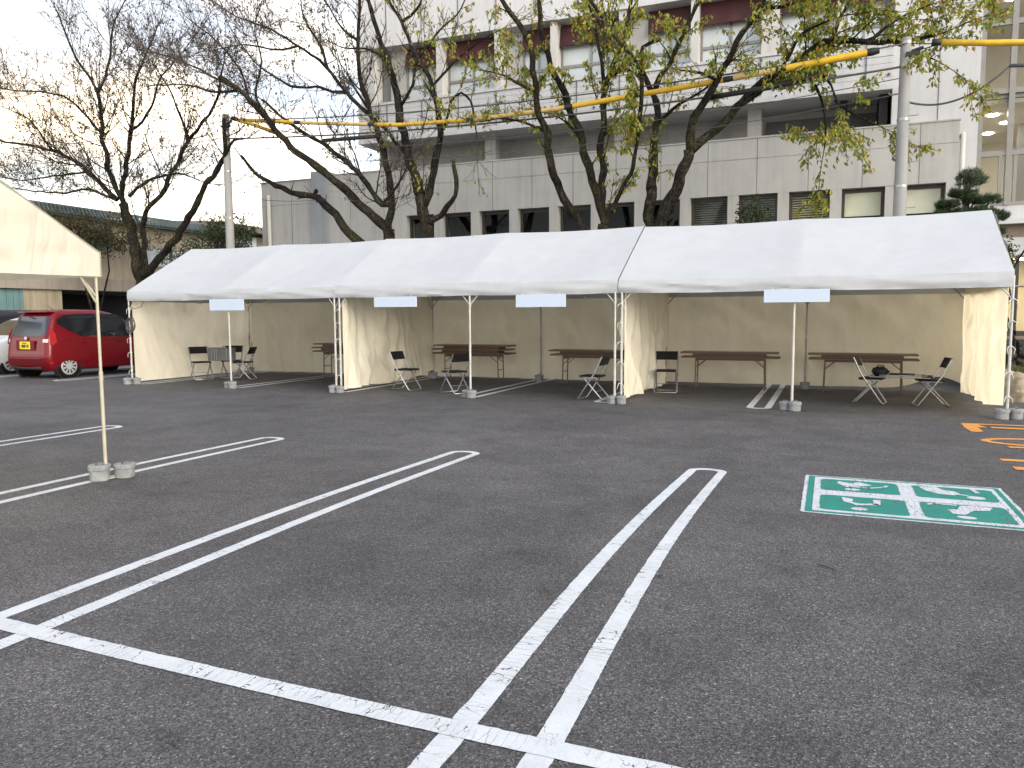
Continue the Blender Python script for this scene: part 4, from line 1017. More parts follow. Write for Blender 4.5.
# lower storey wall with a row of deep set windows
wx=[1.27-1.235*k for k in range(0,12)]     # pillar centres, right to left
xr,xl=2.66,-15.35
mb=MB()
mb.b2(xl,xr,Y0,Y0+.5,0,3.45)                         # below the windows
mb.b2(xl,xr,Y0,Y0+.5,4.52,5.405)
mb.b2(xl,xr,Y0+.012,Y0+.5,5.405,5.43)
mb.b2(xl,xr,Y0,Y0+.5,5.43,5.93)
mb.b2(xl-.02,xr+.02,Y0-.02,Y0+.55,5.93,5.965)          # coping
edges=[2.42]+[ (c+.135,c-.135) for c in wx]
mb.b2(2.43,xr,Y0,Y0+.5,3.45,4.52); mb.b2(xl,wx[-1]-.135,Y0+.0,Y0+.5,3.45,4.52)
part('lower_wall','panel',mb)
for c in wx[:]:
    mb=MB(); mb.b2(c-.135,c+.135,Y0+.003,Y0+.5,3.45,4.519); part('lower_pillar','panel',mb)
for x in [1.85-1.235*k for k in range(14)]: mb=MB(); mb.b2(x-.007,x+.007,Y0-.0015,Y0+.02,4.52,5.928); part('panel_joint','joint',mb)
spans=[(wx[0]+.135,2.43)]+[(wx[i+1]+.135,wx[i]-.135) for i in range(len(wx)-1)]
for i,(a,b) in enumerate(spans):
    mb=MB(); t=.075
    mb.b2(a,a+t,Y0+.22,Y0+.30,3.45,4.52); mb.b2(b-t,b,Y0+.22,Y0+.30,3.45,4.52); mb.b2(a+t,b-t,Y0+.22,Y0+.30,4.43,4.52); mb.b2(a+t,b-t,Y0+.22,Y0+.30,3.45,3.72)
    fr=part('lower_window','frame_dark',mb)
    mb=MB(); mb.b2(a+t,b-t,Y0+.255,Y0+.262,3.72,4.43); part('pane','glass',mb,fr)
    mb=MB()
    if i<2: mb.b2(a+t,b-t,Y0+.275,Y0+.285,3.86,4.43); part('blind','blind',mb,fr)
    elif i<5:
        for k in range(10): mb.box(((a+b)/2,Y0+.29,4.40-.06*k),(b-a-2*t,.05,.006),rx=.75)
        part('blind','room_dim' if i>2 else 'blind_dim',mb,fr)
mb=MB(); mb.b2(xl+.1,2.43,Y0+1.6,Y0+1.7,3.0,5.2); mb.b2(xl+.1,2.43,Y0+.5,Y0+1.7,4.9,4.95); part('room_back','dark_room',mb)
# left end wing, plainer and bluish
mb=MB(); mb.b2(-17.72,-15.62,Y0+.0,Y0+9,0,5.86); part('end_wing','panel',mb)
mb=MB(); mb.b2(-15.62,-15.05,Y0-.12,Y0+.6,0,6.08); part('end_pier','panel_blue',mb)
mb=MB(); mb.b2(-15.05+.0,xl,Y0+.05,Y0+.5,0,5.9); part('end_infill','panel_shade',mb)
mb=MB(); mb.b2(-17.76,-15.6,Y0-.03,Y0+9.05,5.86,5.90); part('wing_coping','soffit',mb)
mb=MB(); mb.tube([(-17.35,Y0-.09,0),(-17.35,Y0-.09,5.45)],.06,10); part('downpipe','pvc',mb,smooth=True)
mb=MB(); mb.b2(-16.5,-16.485,Y0-.003,Y0+.02,0,5.86); mb.b2(-17.7,-15.62,Y0-.003,Y0+.02,5.1,5.11); part('panel_joint','joint',mb)
# recess with terrace between low block and overhanging storey
mb=MB(); mb.b2(-13.6,1.2,Y0+1.5,Y0+1.7,5.5,6.85)
part('recess_wall','panel',mb)
mb=MB(); mb.b2(xl,xr,Y0+.5,Y0+1.5,5.70,5.75); part('terrace','soffit',mb)
for x0,x1 in ((-1.75,1.05),):
    mb=MB(); mb.b2(x0,x1,Y0+1.44,Y0+1.5,5.95,6.62); part('recess_window','recess_panel',mb)
for x in (-2.0,-5.6,-9.6,-13.3):
    mb=MB(); mb.b2(x-.17,x+.17,Y0+.6,Y0+.95,5.75,6.80); part('recess_column','panel',mb)
mb=MB(); mb.b2(.95,1.14,Y0+.4,Y0+1.5,5.75,6.8); part('recess_end','black',mb)
mb=MB(); mb.tube([(.15,Y0+.7,6.0),(.15,Y0+.7,7.2)],.09,8); mb.box((.15,Y0+.7,6.2),(.3,.3,.5)); part('duct','black',mb)
# overhanging storey
FX0,FX1=-13.85,1.22
mb=MB(); mb.b2(FX0,FX1,Y0-.02,Y0+12,6.80,6.93)
for k in range(6): mb.b2(FX0,FX1,Y0+.02+(.008 if k%2 else 0),Y0+.4,6.93+.165*k,6.93+.165*(k+1)-.014)
mb.b2(FX0+.01,FX1,Y0+.04,Y0+.4,6.93,7.93)
mb.b2(FX0,FX1,Y0-.01,Y0+.6,7.92,7.99)
part('balcony_fascia','fascia',mb)
for k in range(13):
    x=FX1-.6-1.22*k; mb=MB(); mb.b2(x-.008,x+.008,Y0+.0,Y0+.03,6.93,7.91); part('fascia_joint','joint',mb)
    mb=MB(); mb.lathe([(.035,-.01),(.035,.01)],(x+.5,Y0+.01,7.15),'Y',10); part('vent_hole','joint',mb)
# upper columns
cols=[(-13.25,.5),(-11.25,.14),(-9.45,.14),(-9.0,.55),(-7.35,.14),(-5.42,.14),(-4.98,.55),(-3.47,.15),(-1.72,.34),(.02,.16),(1.1,.3)]
cols=[(-13.5,.5),(-11.0,.2),(-9.1,.2),(-7.4,.18),(-5.42,.2),(-3.5,.19),(-1.62,.42),(.03,.17)]
for x,w_ in cols:
    mb=MB(); mb.b2(x-w_/2,x+w_/2,Y0+.05,Y0+.5,7.99,9.62); part('upper_pillar','pillar',mb)
for x,w_ in ((-12.62,.55),(-8.72,.50),(-5.05,.50)):
    mb=MB(); mb.b2(x-w_/2,x+w_/2,Y0+.42,Y0+.58,7.99,9.62); part('upper_panel','panel',mb)
wsp=[(-12.34,-11.1),(-10.9,-9.2),(-8.47,-7.49),(-7.31,-5.52),(-4.8,-3.595),(-3.405,-1.83),(-1.41,-.055),(.115,1.0)]
for i,(a,b) in enumerate(wsp):
    mb=MB(); t=.06; zb,zt=7.99,9.60; y0=Y0+.45; y1=Y0+.53
    mb.b2(a,a+t,y0,y1,zb,zt); mb.b2(b-t,b,y0,y1,zb,zt); mb.b2(a+t,b-t,y0,y1,zt-.06,zt); mb.b2(a+t,b-t,y0,y1,zb,zb+.06); mb.b2(a+t,b-t,y0,y1,8.42,8.50)
    m_=(a+b)/2
    mb.b2(m_-.03,m_+.03,y0,y1,8.50,zt-.06); mb.b2(m_-.02,m_+.02,y0,y1,zb+.06,8.42)
    fr=part('upper_window','frame_alu',mb)
    mb=MB(); mb.b2(a+t,m_-.03,y0+.035,y0+.042,8.50,zt-.06); mb.b2(m_+.03,b-t,y0+.035,y0+.042,8.50,zt-.06); mb.b2(a+t,m_-.02,y0+.035,y0+.042,zb+.06,8.42); mb.b2(m_+.02,b-t,y0+.035,y0+.042,zb+.06,8.42); part('pane','pale_window',mb,fr)
    # red awning, rolled half way
    mb=MB()
    def fn(u,v): return (a+.03+(b-a-.06)*u,Y0+.40-.12*v-.02*math.sin(u*math.pi*5)*v,9.60-.60*v)
    mb.grid(fn,20,4); mb.tube([(a+.03,Y0+.28,8.995),(b-.03,Y0+.28,8.995)],.016,6)
    part('awning','awning',mb,recalc=False)
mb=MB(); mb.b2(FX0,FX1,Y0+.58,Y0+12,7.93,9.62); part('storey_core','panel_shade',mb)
mb=MB(); mb.b2(FX0-.1,FX1,Y0-.02,Y0+12,9.62,9.80); mb.b2(FX0-.02,FX1,Y0+.05,Y0+12,9.80,13.5); part('upper_fascia','fascia',mb)
for k in range(12):
    x=FX1-.6-1.22*k; mb=MB(); mb.b2(x-.008,x+.008,Y0+.03,Y0+.06,9.8,13.5); part('fascia_joint','joint',mb)
# right solid wall
mb=MB(); mb.b2(1.22,3.05,Y0+.16,Y0+12,5.97,13.5); part('white_wall','white_wall',mb)
mb=MB(); mb.b2(2.665,3.05,Y0+.16,Y0+12,0,5.97); part('white_wall','white_wall',mb)
mb=MB(); mb.b2(2.20,2.212,Y0+.15,Y0+.17,5.95,13.4); mb.b2(1.24,3.05,Y0+.15,Y0+.17,8.6,8.61); part('wall_joint','joint',mb)
mb=MB(); mb.tube([(2.74,Y0+.02,3.0),(2.74,Y0+.02,5.60)],.055,10); mb.tube([(2.74,Y0+.02,5.60),(2.74,Y0+.2,5.60)],.055,10); part('downpipe','pvc',mb,smooth=True)
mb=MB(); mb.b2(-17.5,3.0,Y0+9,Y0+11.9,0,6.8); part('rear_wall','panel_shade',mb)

# glazed building on the right
gb=thing('glass_building','glazed building with lit ceiling lamps at the right edge','building',(7,21.3,0)); GO=(7,21.3,0)
def gp(name,mat,mb,parent=gb,**k): return mb.build(name,M[mat],parent,GO,**k)
GY=21.3
mb=MB(); mb.b2(3.07,14,GY,GY+8,3.62,3.95); mb.b2(3.07,14,GY+.1,GY+8,6.42,6.60); mb.b2(3.07,14,GY+.1,GY+8,9.3,9.6); mb.b2(3.07,14,GY-.25,GY+8,3.50,3.62); mb.b2(3.07,14,GY,GY+8,2.78,3.2); gp('floor_slab','white_wall',mb)
mb=MB(); mb.b2(3.07,14,GY+.03,GY+.3,3.2,3.50); gp('dark_band','brown_roof',mb)
fr=MB()
for x in (3.10,3.72,5.1,6.5,7.9,9.3): fr.b2(x-.06,x+.06,GY-.05,GY+.1,3.95,9.3)
for x in (3.56,3.86): fr.b2(x-.035,x+.035,GY-.01,GY+.07,3.95,5.10)
for z in (5.15,6.56,8.1): fr.b2(3.07,14,GY-.02,GY+.085,z-.06,z+.06)
fr.b2(3.07,14,GY-.015,GY+.08,3.95,4.03)
gp('mullion_frame','frame_alu',fr)
mb=MB(); mb.b2(3.1,14,GY+.03,GY+.04,3.96,9.3); gp('curtain_glass','glass',mb)
mb=MB(); mb.b2(3.1,14,GY+5,GY+5.1,2.0,9.4); mb.b2(3.08,3.12,GY+.2,GY+5,3.95,9.3); gp('room_wall','room_wall',mb)
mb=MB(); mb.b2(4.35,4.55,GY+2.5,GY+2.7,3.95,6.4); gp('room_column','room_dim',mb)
mb=MB(); mb.b2(3.12,14,GY+.12,GY+5,6.30,6.40); mb.b2(3.12,14,GY+.12,GY+5,9.15,9.28); gp('ceiling','room_wall',mb)
for (x,y,z) in ((3.55,GY+1.2,6.29),(4.0,GY+2.2,6.29),(4.4,GY+1.2,6.29),(3.8,GY+3.4,6.29),(4.9,GY+2.8,6.29),(5.6,GY+1.2,6.29),(3.9,GY+1.6,9.14),(4.8,GY+2.8,9.14),(5.8,GY+1.6,9.14)):
    mb=MB(); mb.lathe([(.11,-.01),(.13,-.0),(.13,.01)],(x,y,z),'Z',16); gp('ceiling_lamp','lamp_on',mb)
# lit ground floor room with the notice on its glass
mb=MB(); mb.b2(3.1,14,GY+3,GY+3.1,.7,2.9); mb.b2(3.08,3.14,GY+.3,GY+3,.7,2.9); gp('lobby_wall','room_wall',mb)
for x in (3.6,4.4,5.4): 
    mb=MB(); mb.b2(x-.2,x+.2,GY+1.0,GY+1.5,2.755,2.775); gp('lobby_lamp','lamp_warm',mb)
mb=MB()
for x in (3.1,4.0,5.3,6.6): mb.b2(x-.04,x+.04,GY-.02,GY+.06,.9,2.78)
mb.b2(3.1,14,GY-.02,GY+.06,.9,1.02); gp('lobby_frame','frame_dark',mb)
mb=MB(); mb.b2(3.1,14,GY+.02,GY+.03,1.02,2.78); gp('lobby_glass','glass',mb)
mb=MB(); mb.b2(3.0,14,GY-.2,GY+.1,0,.9); gp('plinth','brown_roof',mb)
# stone retaining wall, planter and rocks
mb=MB()
def sw(u,v):
    x=2.5+9*u; z=.92*v; return (x,17.2+.05*nz(x*3,z*4,2)+.03*nz(x*9,z*9,5),z)
mb.grid(sw,120,14); mb.b2(2.5,11.5,17.25,17.6,0,.925)
tag(mb.build('stone_wall',M['stone_wall'],off=(7,17.4,0),smooth=False,recalc=False),'low dark rough stone wall right of the right tent','wall')
mb=MB(); mb.b2(2.5,11.5,17.6,21.0,.3,.85); tag(mb.build('raised_bed',M['soil'],off=(7,19,0)),kind='structure')
rt=thing('railing','thin grey metal railing on top of the stone wall','railing',(7,17.45,.92))
for x in [2.75+.95*k for k in range(9)]:
    mb=MB(); mb.tube([(x,17.45,.92),(x,17.45,1.95)],.02,8); mb.build('post',M['pole_grey'],rt,(7,17.45,.92))
mb=MB(); mb.tube([(2.75,17.45,1.95),(10.4,17.45,1.95)],.02,8); mb.build('handrail',M['pole_grey'],rt,(7,17.45,.92))
def rock(label,c,r,seed):
    bm=bmesh.new(); bmesh.ops.create_icosphere(bm,subdivisions=4,radius=1)
    for v in bm.verts:
        p=v.co.copy(); k=1+.35*noise.noise(p*1.3+Vector((seed,0,0)))+.12*noise.noise(p*4+Vector((seed,3,0)))
        v.co=Vector((p.x*r[0]*k,p.y*r[1]*k,max(-.02,p.z*r[2]*k)))
    me=bpy.data.meshes.new('boulder'); bm.to_mesh(me); bm.free(); me.materials.append(M['rock']); me.polygons.foreach_set('use_smooth',[True]*len(me.polygons))
    try: me.set_sharp_from_angle(angle=R(28))
    except Exception: pass
    o=bpy.data.objects.new('boulder',me); col.objects.link(o); o.location=c; tag(o,label,'rock','boulders at the foot of the stone wall')
rock('pale boulder just right of the right tent corner pole',(2.92,14.9,0),(.36,.34,.40),1)
rock('low pale boulder behind the first one at the right edge',(3.45,15.5,0),(.45,.4,.38),5)
rock('mossy boulder at the right edge below the stone wall',(3.05,16.1,0),(.5,.4,.42),9)
rock('farther pale boulder beyond the right edge of the tents',(4.4,15.2,0),(.5,.45,.4),14)
def blades(mb,n,fn,h,w,rnd):
    for i in range(n):
        x,y,z=fn(rnd); a=rnd.uniform(0,6.3); hh=h*rnd.uniform(.5,1.3); lx=rnd.uniform(-.5,.5)*hh; ly=rnd.uniform(-.5,.5)*hh; c,s=math.cos(a)*w,math.sin(a)*w
        mb.add([(x-c,y-s,z),(x+c,y+s,z),(x+lx*.5+c*.5,y+ly*.5+s*.5,z+hh*.6),(x+lx,y+ly,z+hh)],[(0,1,2),(0,2,3)])
mb=MB(); rnd=random.Random(4)
def gf(r): 
    x=r.uniform(2.6,8); y=r.uniform(15.6,17.15); return (x,y,.12+.22*(y-15.6)/1.5+.3*max(0,nz(x*2,y*2)))
mb.grid(lambda u,v:(2.55+6*u,15.4+1.8*v,.02+.30*v+.12*nz(u*12,v*5)),40,12)
o=mb.build('grass_bank_soil',M['soil'],smooth=True,recalc=False); o.name='bank'; tag(o,kind='structure')
mb=MB(); blades(mb,5000,gf,.14,.008,rnd)
tag(mb.build('grass',M['grass'],recalc=False),'short yellowish grass on the bank below the stone wall','grass',kind='stuff')

# ------------------------------------------------------------------ left background buildings
sb=thing('warehouse','beige warehouse with teal shutter and teal ribbed roof edge behind the parked cars','building',(-26,19,0)); SO=(-26,19,0)
def sp_(name,mat,mb,parent=sb,**k): return mb.build(name,M[mat],parent,SO,**k)
mb=MB(); mb.b2(-38,-26,8,27.5,2.92,5.15); sp_('upper_wall','beige_wall',mb)
mb=MB(); mb.b2(-38,-25.85,8,27.6,2.46,2.92); sp_('lintel_band','beige_dim',mb)
for a,b in ((8,12.9),(24.4,27.5)): mb=MB(); mb.b2(-26.3,-26.02,a,b,0,2.46); sp_('lower_wall','beige_wall',mb)
mb=MB(); mb.b2(-26.3,-26.02,18.42,19.88,0,2.46)
for k in range(7): mb.b2(-26.02,-26.0,18.47+k*.205,18.50+k*.205,0,2.45)
sp_('lower_wall','beige_wall',mb)
mb=MB()
for k in range(46):
    y=13.0+k*.118; mb.b2(-26.2,-26.06+(.03 if k%2 else 0),y,y+.116,0,2.46)
sp_('shutter','teal',mb)
mb=MB(); mb.b2(-38,-31,8,27.5,0,2.46); mb.b2(-38,-27,18.6,18.8,0,2.46); sp_('inner_wall','dark_room',mb)
mb=MB()
for k in range(9): mb.box((-26.2-.3*(k%3),20.6+k*.4,.35+.2*(k%2)),(.5,.34,.7+.4*(k%2)),rz=.2*k)
mb.tube([(-25.9,22.8,0),(-25.9,22.8,2.4)],.07,8); sp_('stacked_goods','frame_dark',mb)
mb=MB()
for k in range(130):
    y=7.8+k*.155; mb.tube([(-25.6,y,5.16),(-25.75,y,5.45),(-31,y,6.3),(-38,y,6.4)],.055,6)
mb.b2(-38,-25.65,7.8,27.8,5.10,5.2); sp_('roof','teal_roof',mb)
mb=MB(); mb.b2(-26.05,-25.95,21.0,22.1,4.05,4.95); wf=sp_('window','frame_alu',mb)
mb=MB(); mb.b2(-25.96,-25.94,21.06,22.04,4.1,4.9); sp_('pane','teal',mb,wf)
mb=MB(); mb.b2(-26.05,-25.95,23.6,26.2,3.5,4.3); wf=sp_('window','frame_alu',mb)
mb=MB(); mb.b2(-25.96,-25.94,23.7,24.85,3.56,4.24); mb.b2(-25.96,-25.94,24.95,26.1,3.56,4.24); sp_('pane','pale_window',mb,wf)
hb=thing('low_house','low cream house with brown roof edge left of the grey building','building',(-33,37,0)); HO=(-33,37,0)
def hp(name,mat,mb,parent=hb,**k): return mb.build(name,M[mat],parent,HO,**k)
mb=MB(); mb.b2(-40,-30.6,33,60,0,6.0); hp('wall','beige_wall',mb)
mb=MB(); mb.add([(-29.7,32,6.1),(-29.7,61,6.1),(-37,61,6.3),(-37,32,6.3),(-29.7,32,6.45),(-29.7,61,6.45),(-37,61,6.9),(-37,32,6.9)],[(0,3,2,1),(4,5,6,7),(0,1,5,4),(1,2,6,5),(2,3,7,6),(3,0,4,7)]); hp('roof','brown_roof',mb)
mb=MB(); mb.b2(-30.9,-30.5,30,60,4.6,5.35); hp('blue_band','blue_band',mb)
mb=MB(); mb.b2(-30.62,-30.5,30.6,32.2,5.35,5.9); mb.b2(-30.62,-30.5,34,35.6,5.4,5.9); hp('window','pale_window',mb)

# ------------------------------------------------------------------ poles, wires, yellow guards
def pole(label,x,y,h,r):
    root=thing('utility_pole',label,'pole',(x,y,0),0,'utility poles')
    mb=MB(); mb.tube([(x,y,0),(x,y,h*.5),(x,y,h)],[r*1.18,r*.98,r*.76],20); mb.build('shaft',M['pole_concrete'],root,(x,y,0),smooth=True,auto=50)
    for z in (h-.12,h-.55,h-1.6,h-2.9): mb=MB(); mb.tube([(x,y,z),(x,y,z+.05)],r*(1.18-.42*z/h)+.008,20); mb.build('band',M['pole_grey'],root,(x,y,0),smooth=True,auto=50)
    for k in range(9):
        z=2.2+k*.45; s=1 if k%2 else -1
        if z<h-.4: mb=MB(); mb.tube([(x+s*r*.7,y,z),(x+s*(r+.14),y,z),(x+s*(r+.15),y,z+.03)],.009,6); mb.build('step_bolt',M['pole_grey'],root,(x,y,0))
    mb=MB(); mb.box((x+.12,y-.12,h-.35),(.25,.08,.08)); mb.tube([(x+.1,y-.12,h-.3),(x+.3,y-.12,h-.25)],.035,8); mb.build('cable_clamp',M['black'],root,(x,y,0))
    return root
PL=(-15.93,17.5,7.12); PR=(1.22,17.5,6.85)
pole('grey concrete utility pole on the left beside the bare tree',*PL,.12)
pole('grey concrete utility pole on the right before the building',*PR,.125)
def cat(p,q,sag,n=24):
    p,q=Vector(p),Vector(q); return [p+(q-p)*(i/n)-Vector((0,0,4*sag*(i/n)*(1-i/n))) for i in range(n+1)]
gline=[(-15.5,17.3,6.90),(-14.66,17.3,6.78),(-12.5,17.3,6.50),(-10.2,17.3,6.24),(-8,17.3,6.16),(-5.9,17.3,6.20),(-2.97,17.3,6.36),(-.8,17.3,6.50),(.75,17.3,6.62)]
def poly_at(x):
    for a,b in zip(gline,gline[1:]):
        if a[0]<=x<=b[0]: 
            t=(x-a[0])/(b[0]-a[0]); return tuple(a[i]+(b[i]-a[i])*t for i in range(3))
segs=[(-15.2,-13.3,.05,'yellow'),(-13.2,-11.0,.045,'yellow_old'),(-10.9,-8.2,.05,'yellow'),(-8.1,-5.7,.055,'yellow_old'),(-5.6,-4.15,.06,'yellow'),(-4.05,-2.15,.060,'yellow'),(-2.05,-1.1,.06,'yellow_old'),(-1.0,.62,.072,'yellow')]
names=['first from the left pole','second from the left pole','in front of the twin trunks','between the two tree groups','over the fourth tree','beside the fork of the right tree','thin faded one near the right tree','thick one ending left of the right pole']
for (a,b,r,mt),nm in zip(segs,names):
    xs=[a+(b-a)*i/8 for i in range(9)]; c=poly_at((a+b)/2)
    root=thing('cable_guard','yellow cable guard sleeve '+nm,'cable guard',c,0,'yellow cable guard sleeves')
    mb=MB(); mb.tube([poly_at(x) for x in xs],r,12); mb.build('sleeve',M[mt],root,c,smooth=True,auto=50)
    mb=MB(); mb.tube([poly_at(b-.02),poly_at(min(b+.14,.74))],[r*1.12,r*.8],12); mb.tube([poly_at(b-.10),poly_at(b-.02)],r*1.06,12); mb.build('end_cap',M['black'],root,c,smooth=True,auto=50)
root=thing('cable_guard','yellow cable guard sleeve right of the right pole','cable guard',(2.6,17.4,6.55),0,'yellow cable guard sleeves')
mb=MB(); mb.tube([(1.80,17.4,6.66),(2.6,17.4,6.54),(5.5,17.4,6.2)],.06,12); mb.build('sleeve',M['yellow'],root,(2.6,17.4,6.55),smooth=True)
mb=MB(); mb.tube([(1.66,17.4,6.68),(1.82,17.4,6.66)],.065,12); mb.build('end_cap',M['black'],root,(2.6,17.4,6.55),smooth=True)
root=thing('cable_guard','short second yellow sleeve just below the first one by the left pole','cable guard',(-14.6,17.22,6.6),0,'yellow cable guard sleeves')
mb=MB(); mb.tube([(-15.3,17.2,6.86),(-14.6,17.2,6.62),(-14.0,17.2,6.38)],.05,10); mb.build('sleeve',M['yellow'],root,(-14.6,17.22,6.6),smooth=True)
mb=MB(); mb.tube([(-15.42,17.2,6.9),(-15.28,17.2,6.86)],.06,10); mb.build('end_cap',M['black'],root,(-14.6,17.22,6.6),smooth=True)
wires=[((-15.97,17.4,6.95),(1.22,17.4,6.72),.35,.016,'thick wire carrying the yellow sleeves'),((-15.97,17.45,6.45),(1.22,17.45,6.30),.30,.022,'heavy black wire under the yellow sleeves'),
 ((-15.97,17.5,6.2),(1.22,17.5,6.1),.45,.009,'thin wire third from the top between the poles'),((-15.97,17.5,5.9),(1.22,17.5,5.8),.5,.008,'thin wire fourth from the top between the poles'),
 ((-15.97,17.5,4.9),(-15.4,21.0,5.2),.1,.008,'thin wire from the left pole to the grey wing'),
 ((1.22,17.5,6.75),(9.5,17.4,5.9),.1,.012,'wire running right from the right pole'),((1.22,17.5,5.65),(3.0,17.5,6.1),.32,.02,'drooping black wire right of the right pole'),((3.0,17.5,6.1),(9,17.5,6.0),.1,.035,'thick black cable bundle at the right edge'),
 ((-15.97,17.5,6.95),(-34,16,7.6),.5,.010,'wire running left from the left pole'),((-15.97,17.5,6.5),(-34,16,7.0),.5,.008,'lower wire running left from the left pole'),
 ((-16,17.5,6.1),(-13.9,21,7.2),.1,.007,'thin wire from the left pole up to the overhanging storey')]
for p,q,sg,r,lb in wires:
    mb=MB(); mb.tube(cat(p,q,sg),r,6); tag(mb.build('wire',M['cable'],off=p,smooth=True),lb,'wire','overhead wires')
mb=MB(); mb.tube([(-12.6,17.45,6.10),(-11.0,17.45,6.06)],.05,10); tag(mb.build('cable_splice',M['black'],off=(-11.8,17.45,6.1),smooth=True),'black splice sleeve on the wire before the left tree group','cable joint')
mb=MB(); mb.tube([(-2.6,17.42,6.10),(-1.4,17.42,6.17),(-.3,17.42,6.32)],.055,10); tag(mb.build('cable_splice',M['black'],off=(-1.5,17.42,6.15),smooth=True),'long black splice sleeve below the thick yellow sleeve','cable joint')

# ------------------------------------------------------------------ trees
class Tree:
    def __init__(s,seed): s.tr=MB(); s.tw=MB(); s.lv=MB(); s.r=random.Random(seed); s.tips=[]
    def smooth(s,pts):
        P=[Vector(p[:3]) for p in pts]; Rr=[p[3] for p in pts]; out=[];rad=[]
        n=len(P)
        for i in range(n-1):
            p0=P[max(i-1,0)];p1=P[i];p2=P[i+1];p3=P[min(i+2,n-1)]
            m=max(2,int((p2-p1).length/.16))
            for j in range(m):
                t=j/m
                q=.5*((2*p1)+(-p0+p2)*t+(2*p0-5*p1+4*p2-p3)*t*t+(-p0+3*p1-3*p2+p3)*t**3)
                r=Rr[i]+(Rr[i+1]-Rr[i])*t
                q=q+Vector((nz(q.x*2.2,q.z*2.2,1),nz(q.x*2.2,q.z*2.2,7),nz(q.x*2.2,q.z*2.2,13)))*min(.10,r*1.2)
                out.append(q); rad.append(r*(1+.26*nz(q.z*4,q.x*4,3)+.12*nz(q.z*11,q.x*11,5))*.92)
        out.append(P[-1]); rad.append(Rr[-1]); return out,rad
    def twig(s,p,d,L,r,lvl,up,maxl,droop):
        n=max(3,int(L/.14)); pts=[p]; rad=[r]; d=d.normalized(); q=p.copy()
        for i in range(n):
            t=(i+1)/n
            d=(d+Vector((s.r.uniform(-1,1),s.r.uniform(-1,1),s.r.uniform(-1,1)))*.13+Vector((0,0,up*.07-droop*t*.12))).normalized()
            q=q+d*(L/n); pts.append(q.copy()); rad.append(max(.0052,r*(1-.75*t)))
        (s.tr if r>.02 else s.tw).tube(pts,rad,5 if r>.02 else 3,cap=False)
        if lvl<maxl:
            k=int(L*(4.6 if lvl==1 else 4.2)*s.dens+s.r.random())
            for j in range(k):
                f=s.r.uniform(.18,.98); i=min(n-1,int(f*n)); b=pts[i]; dd=(pts[i+1]-pts[i]).normalized()
                ax=Vector((s.r.uniform(-1,1),s.r.uniform(-1,1),s.r.uniform(-1,1))).normalized()
                nd=(Matrix.Rotation(R(s.r.uniform(28,62)),3,ax)@dd)
                s.twig(b,nd,L*s.r.uniform(.3,.68)*(1.15-f*.5),max(.0060,rad[i]*.55),lvl+1,up,maxl,droop)
        s.tips.append((pts,lvl))
    def limbs(s,L,dens=1,up=1.0,droop=0,blen=1.7,start=.22,maxl=3,zmin=4.2):
        s.dens=dens
        for li,pl in enumerate(L):
            P,rd=s.smooth(pl); s.tr.tube(P,rd,10 if rd[0]>.07 else 7)
            stub = rd[-1]>.045 and li!=0
            tot=sum((b-a).length for a,b in zip(P,P[1:])); acc=0
            for i in range(1,len(P)-1):
                seg=(P[i]-P[i-1]).length; acc+=seg; f=acc/tot
                if P[i].z<zmin or (f<start and rd[0]>.09): continue
                pr=seg*(3.6 if rd[i]<.075 else 2.0)*dens*(.5 if stub else 1)
                while s.r.random()<pr:
                    pr-=1
                    dd=(P[i+1]-P[i]).normalized(); ax=Vector((s.r.uniform(-1,1),s.r.uniform(-1,1),s.r.uniform(-1,1))).normalized()
                    nd=(Matrix.Rotation(R(s.r.uniform(35,75)),3,ax)@dd); nd.z=abs(nd.z)*.8+.1 if s.r.random()<.75 else nd.z
                    s.twig(P[i],nd,blen*s.r.uniform(.35,1.1)*(1-.35*f)*(.55 if stub else 1),min(.022,max(.009,rd[i]*.38)),1,up,maxl,droop)
            if not stub:
                s.twig(P[-1],(P[-1]-P[-2]),blen*.9,min(rd[-1],.02),1,up,maxl,droop)
    def leaf(s,p,size,hang=.7):
        r=s.r
        d=Vector((r.uniform(-1,1),r.uniform(-1,1),r.uniform(-1,.3)-hang)).normalized(); a=d.cross(Vector((r.uniform(-1,1),r.uniform(-1,1),r.uniform(-1,1)))).normalized(); nn=d.cross(a)
        L=size*r.uniform(.7,1.25); w=L*.26; f=nn*w*.5
        s.lv.add([p,p+d*L*.42+a*w+f,p+d*L,p+d*L*.42-a*w+f,p+d*L*.45-f*.2],[(0,1,4),(1,2,4),(2,3,4),(3,0,4)])
    def leaves(s,prob,size,minl=2,cond=None,clump=1,spread=.03):
        r=s.r
        for pts,lvl in s.tips:
            if lvl<minl: continue
            k=prob if cond is None else prob*cond(pts[-1])
            for p in pts[1:]:
                if r.random()<k:
                    for _ in range(clump if clump>=1 else 1):
                        s.leaf(p+Vector((r.uniform(-1,1),r.uniform(-1,1),r.uniform(-1,1)))*spread,size)
    def make(s,name,label,loc,leafmat,group):
        root=thing(name,label,'tree',loc,0,group); 
        t=s.tr.build('trunk',M['bark'],root,loc,smooth=True,recalc=False)
        c=s.tw.build('crown',M['twig'],root,loc,recalc=False)
        if s.lv.v: s.lv.build('leaves',M[leafmat],c,loc,recalc=False)
        print(name,label[:30],'verts',len(s.tr.v),len(s.tw.v),'leaves',len(s.lv.v)//5)
        return root
TG='deciduous trees behind the tents'
def tree(k,label,seed,leafmat,lp,ls,cond=None,clump=1,spread=.03,**kw):
    t=Tree(seed); t.limbs(LIMBS[k],**kw); t.leaves(lp,ls,1,cond,clump,spread)
    p=LIMBS[k][0][0]; return t.make('tree',label,(p[0],p[1],0),leafmat,TG)
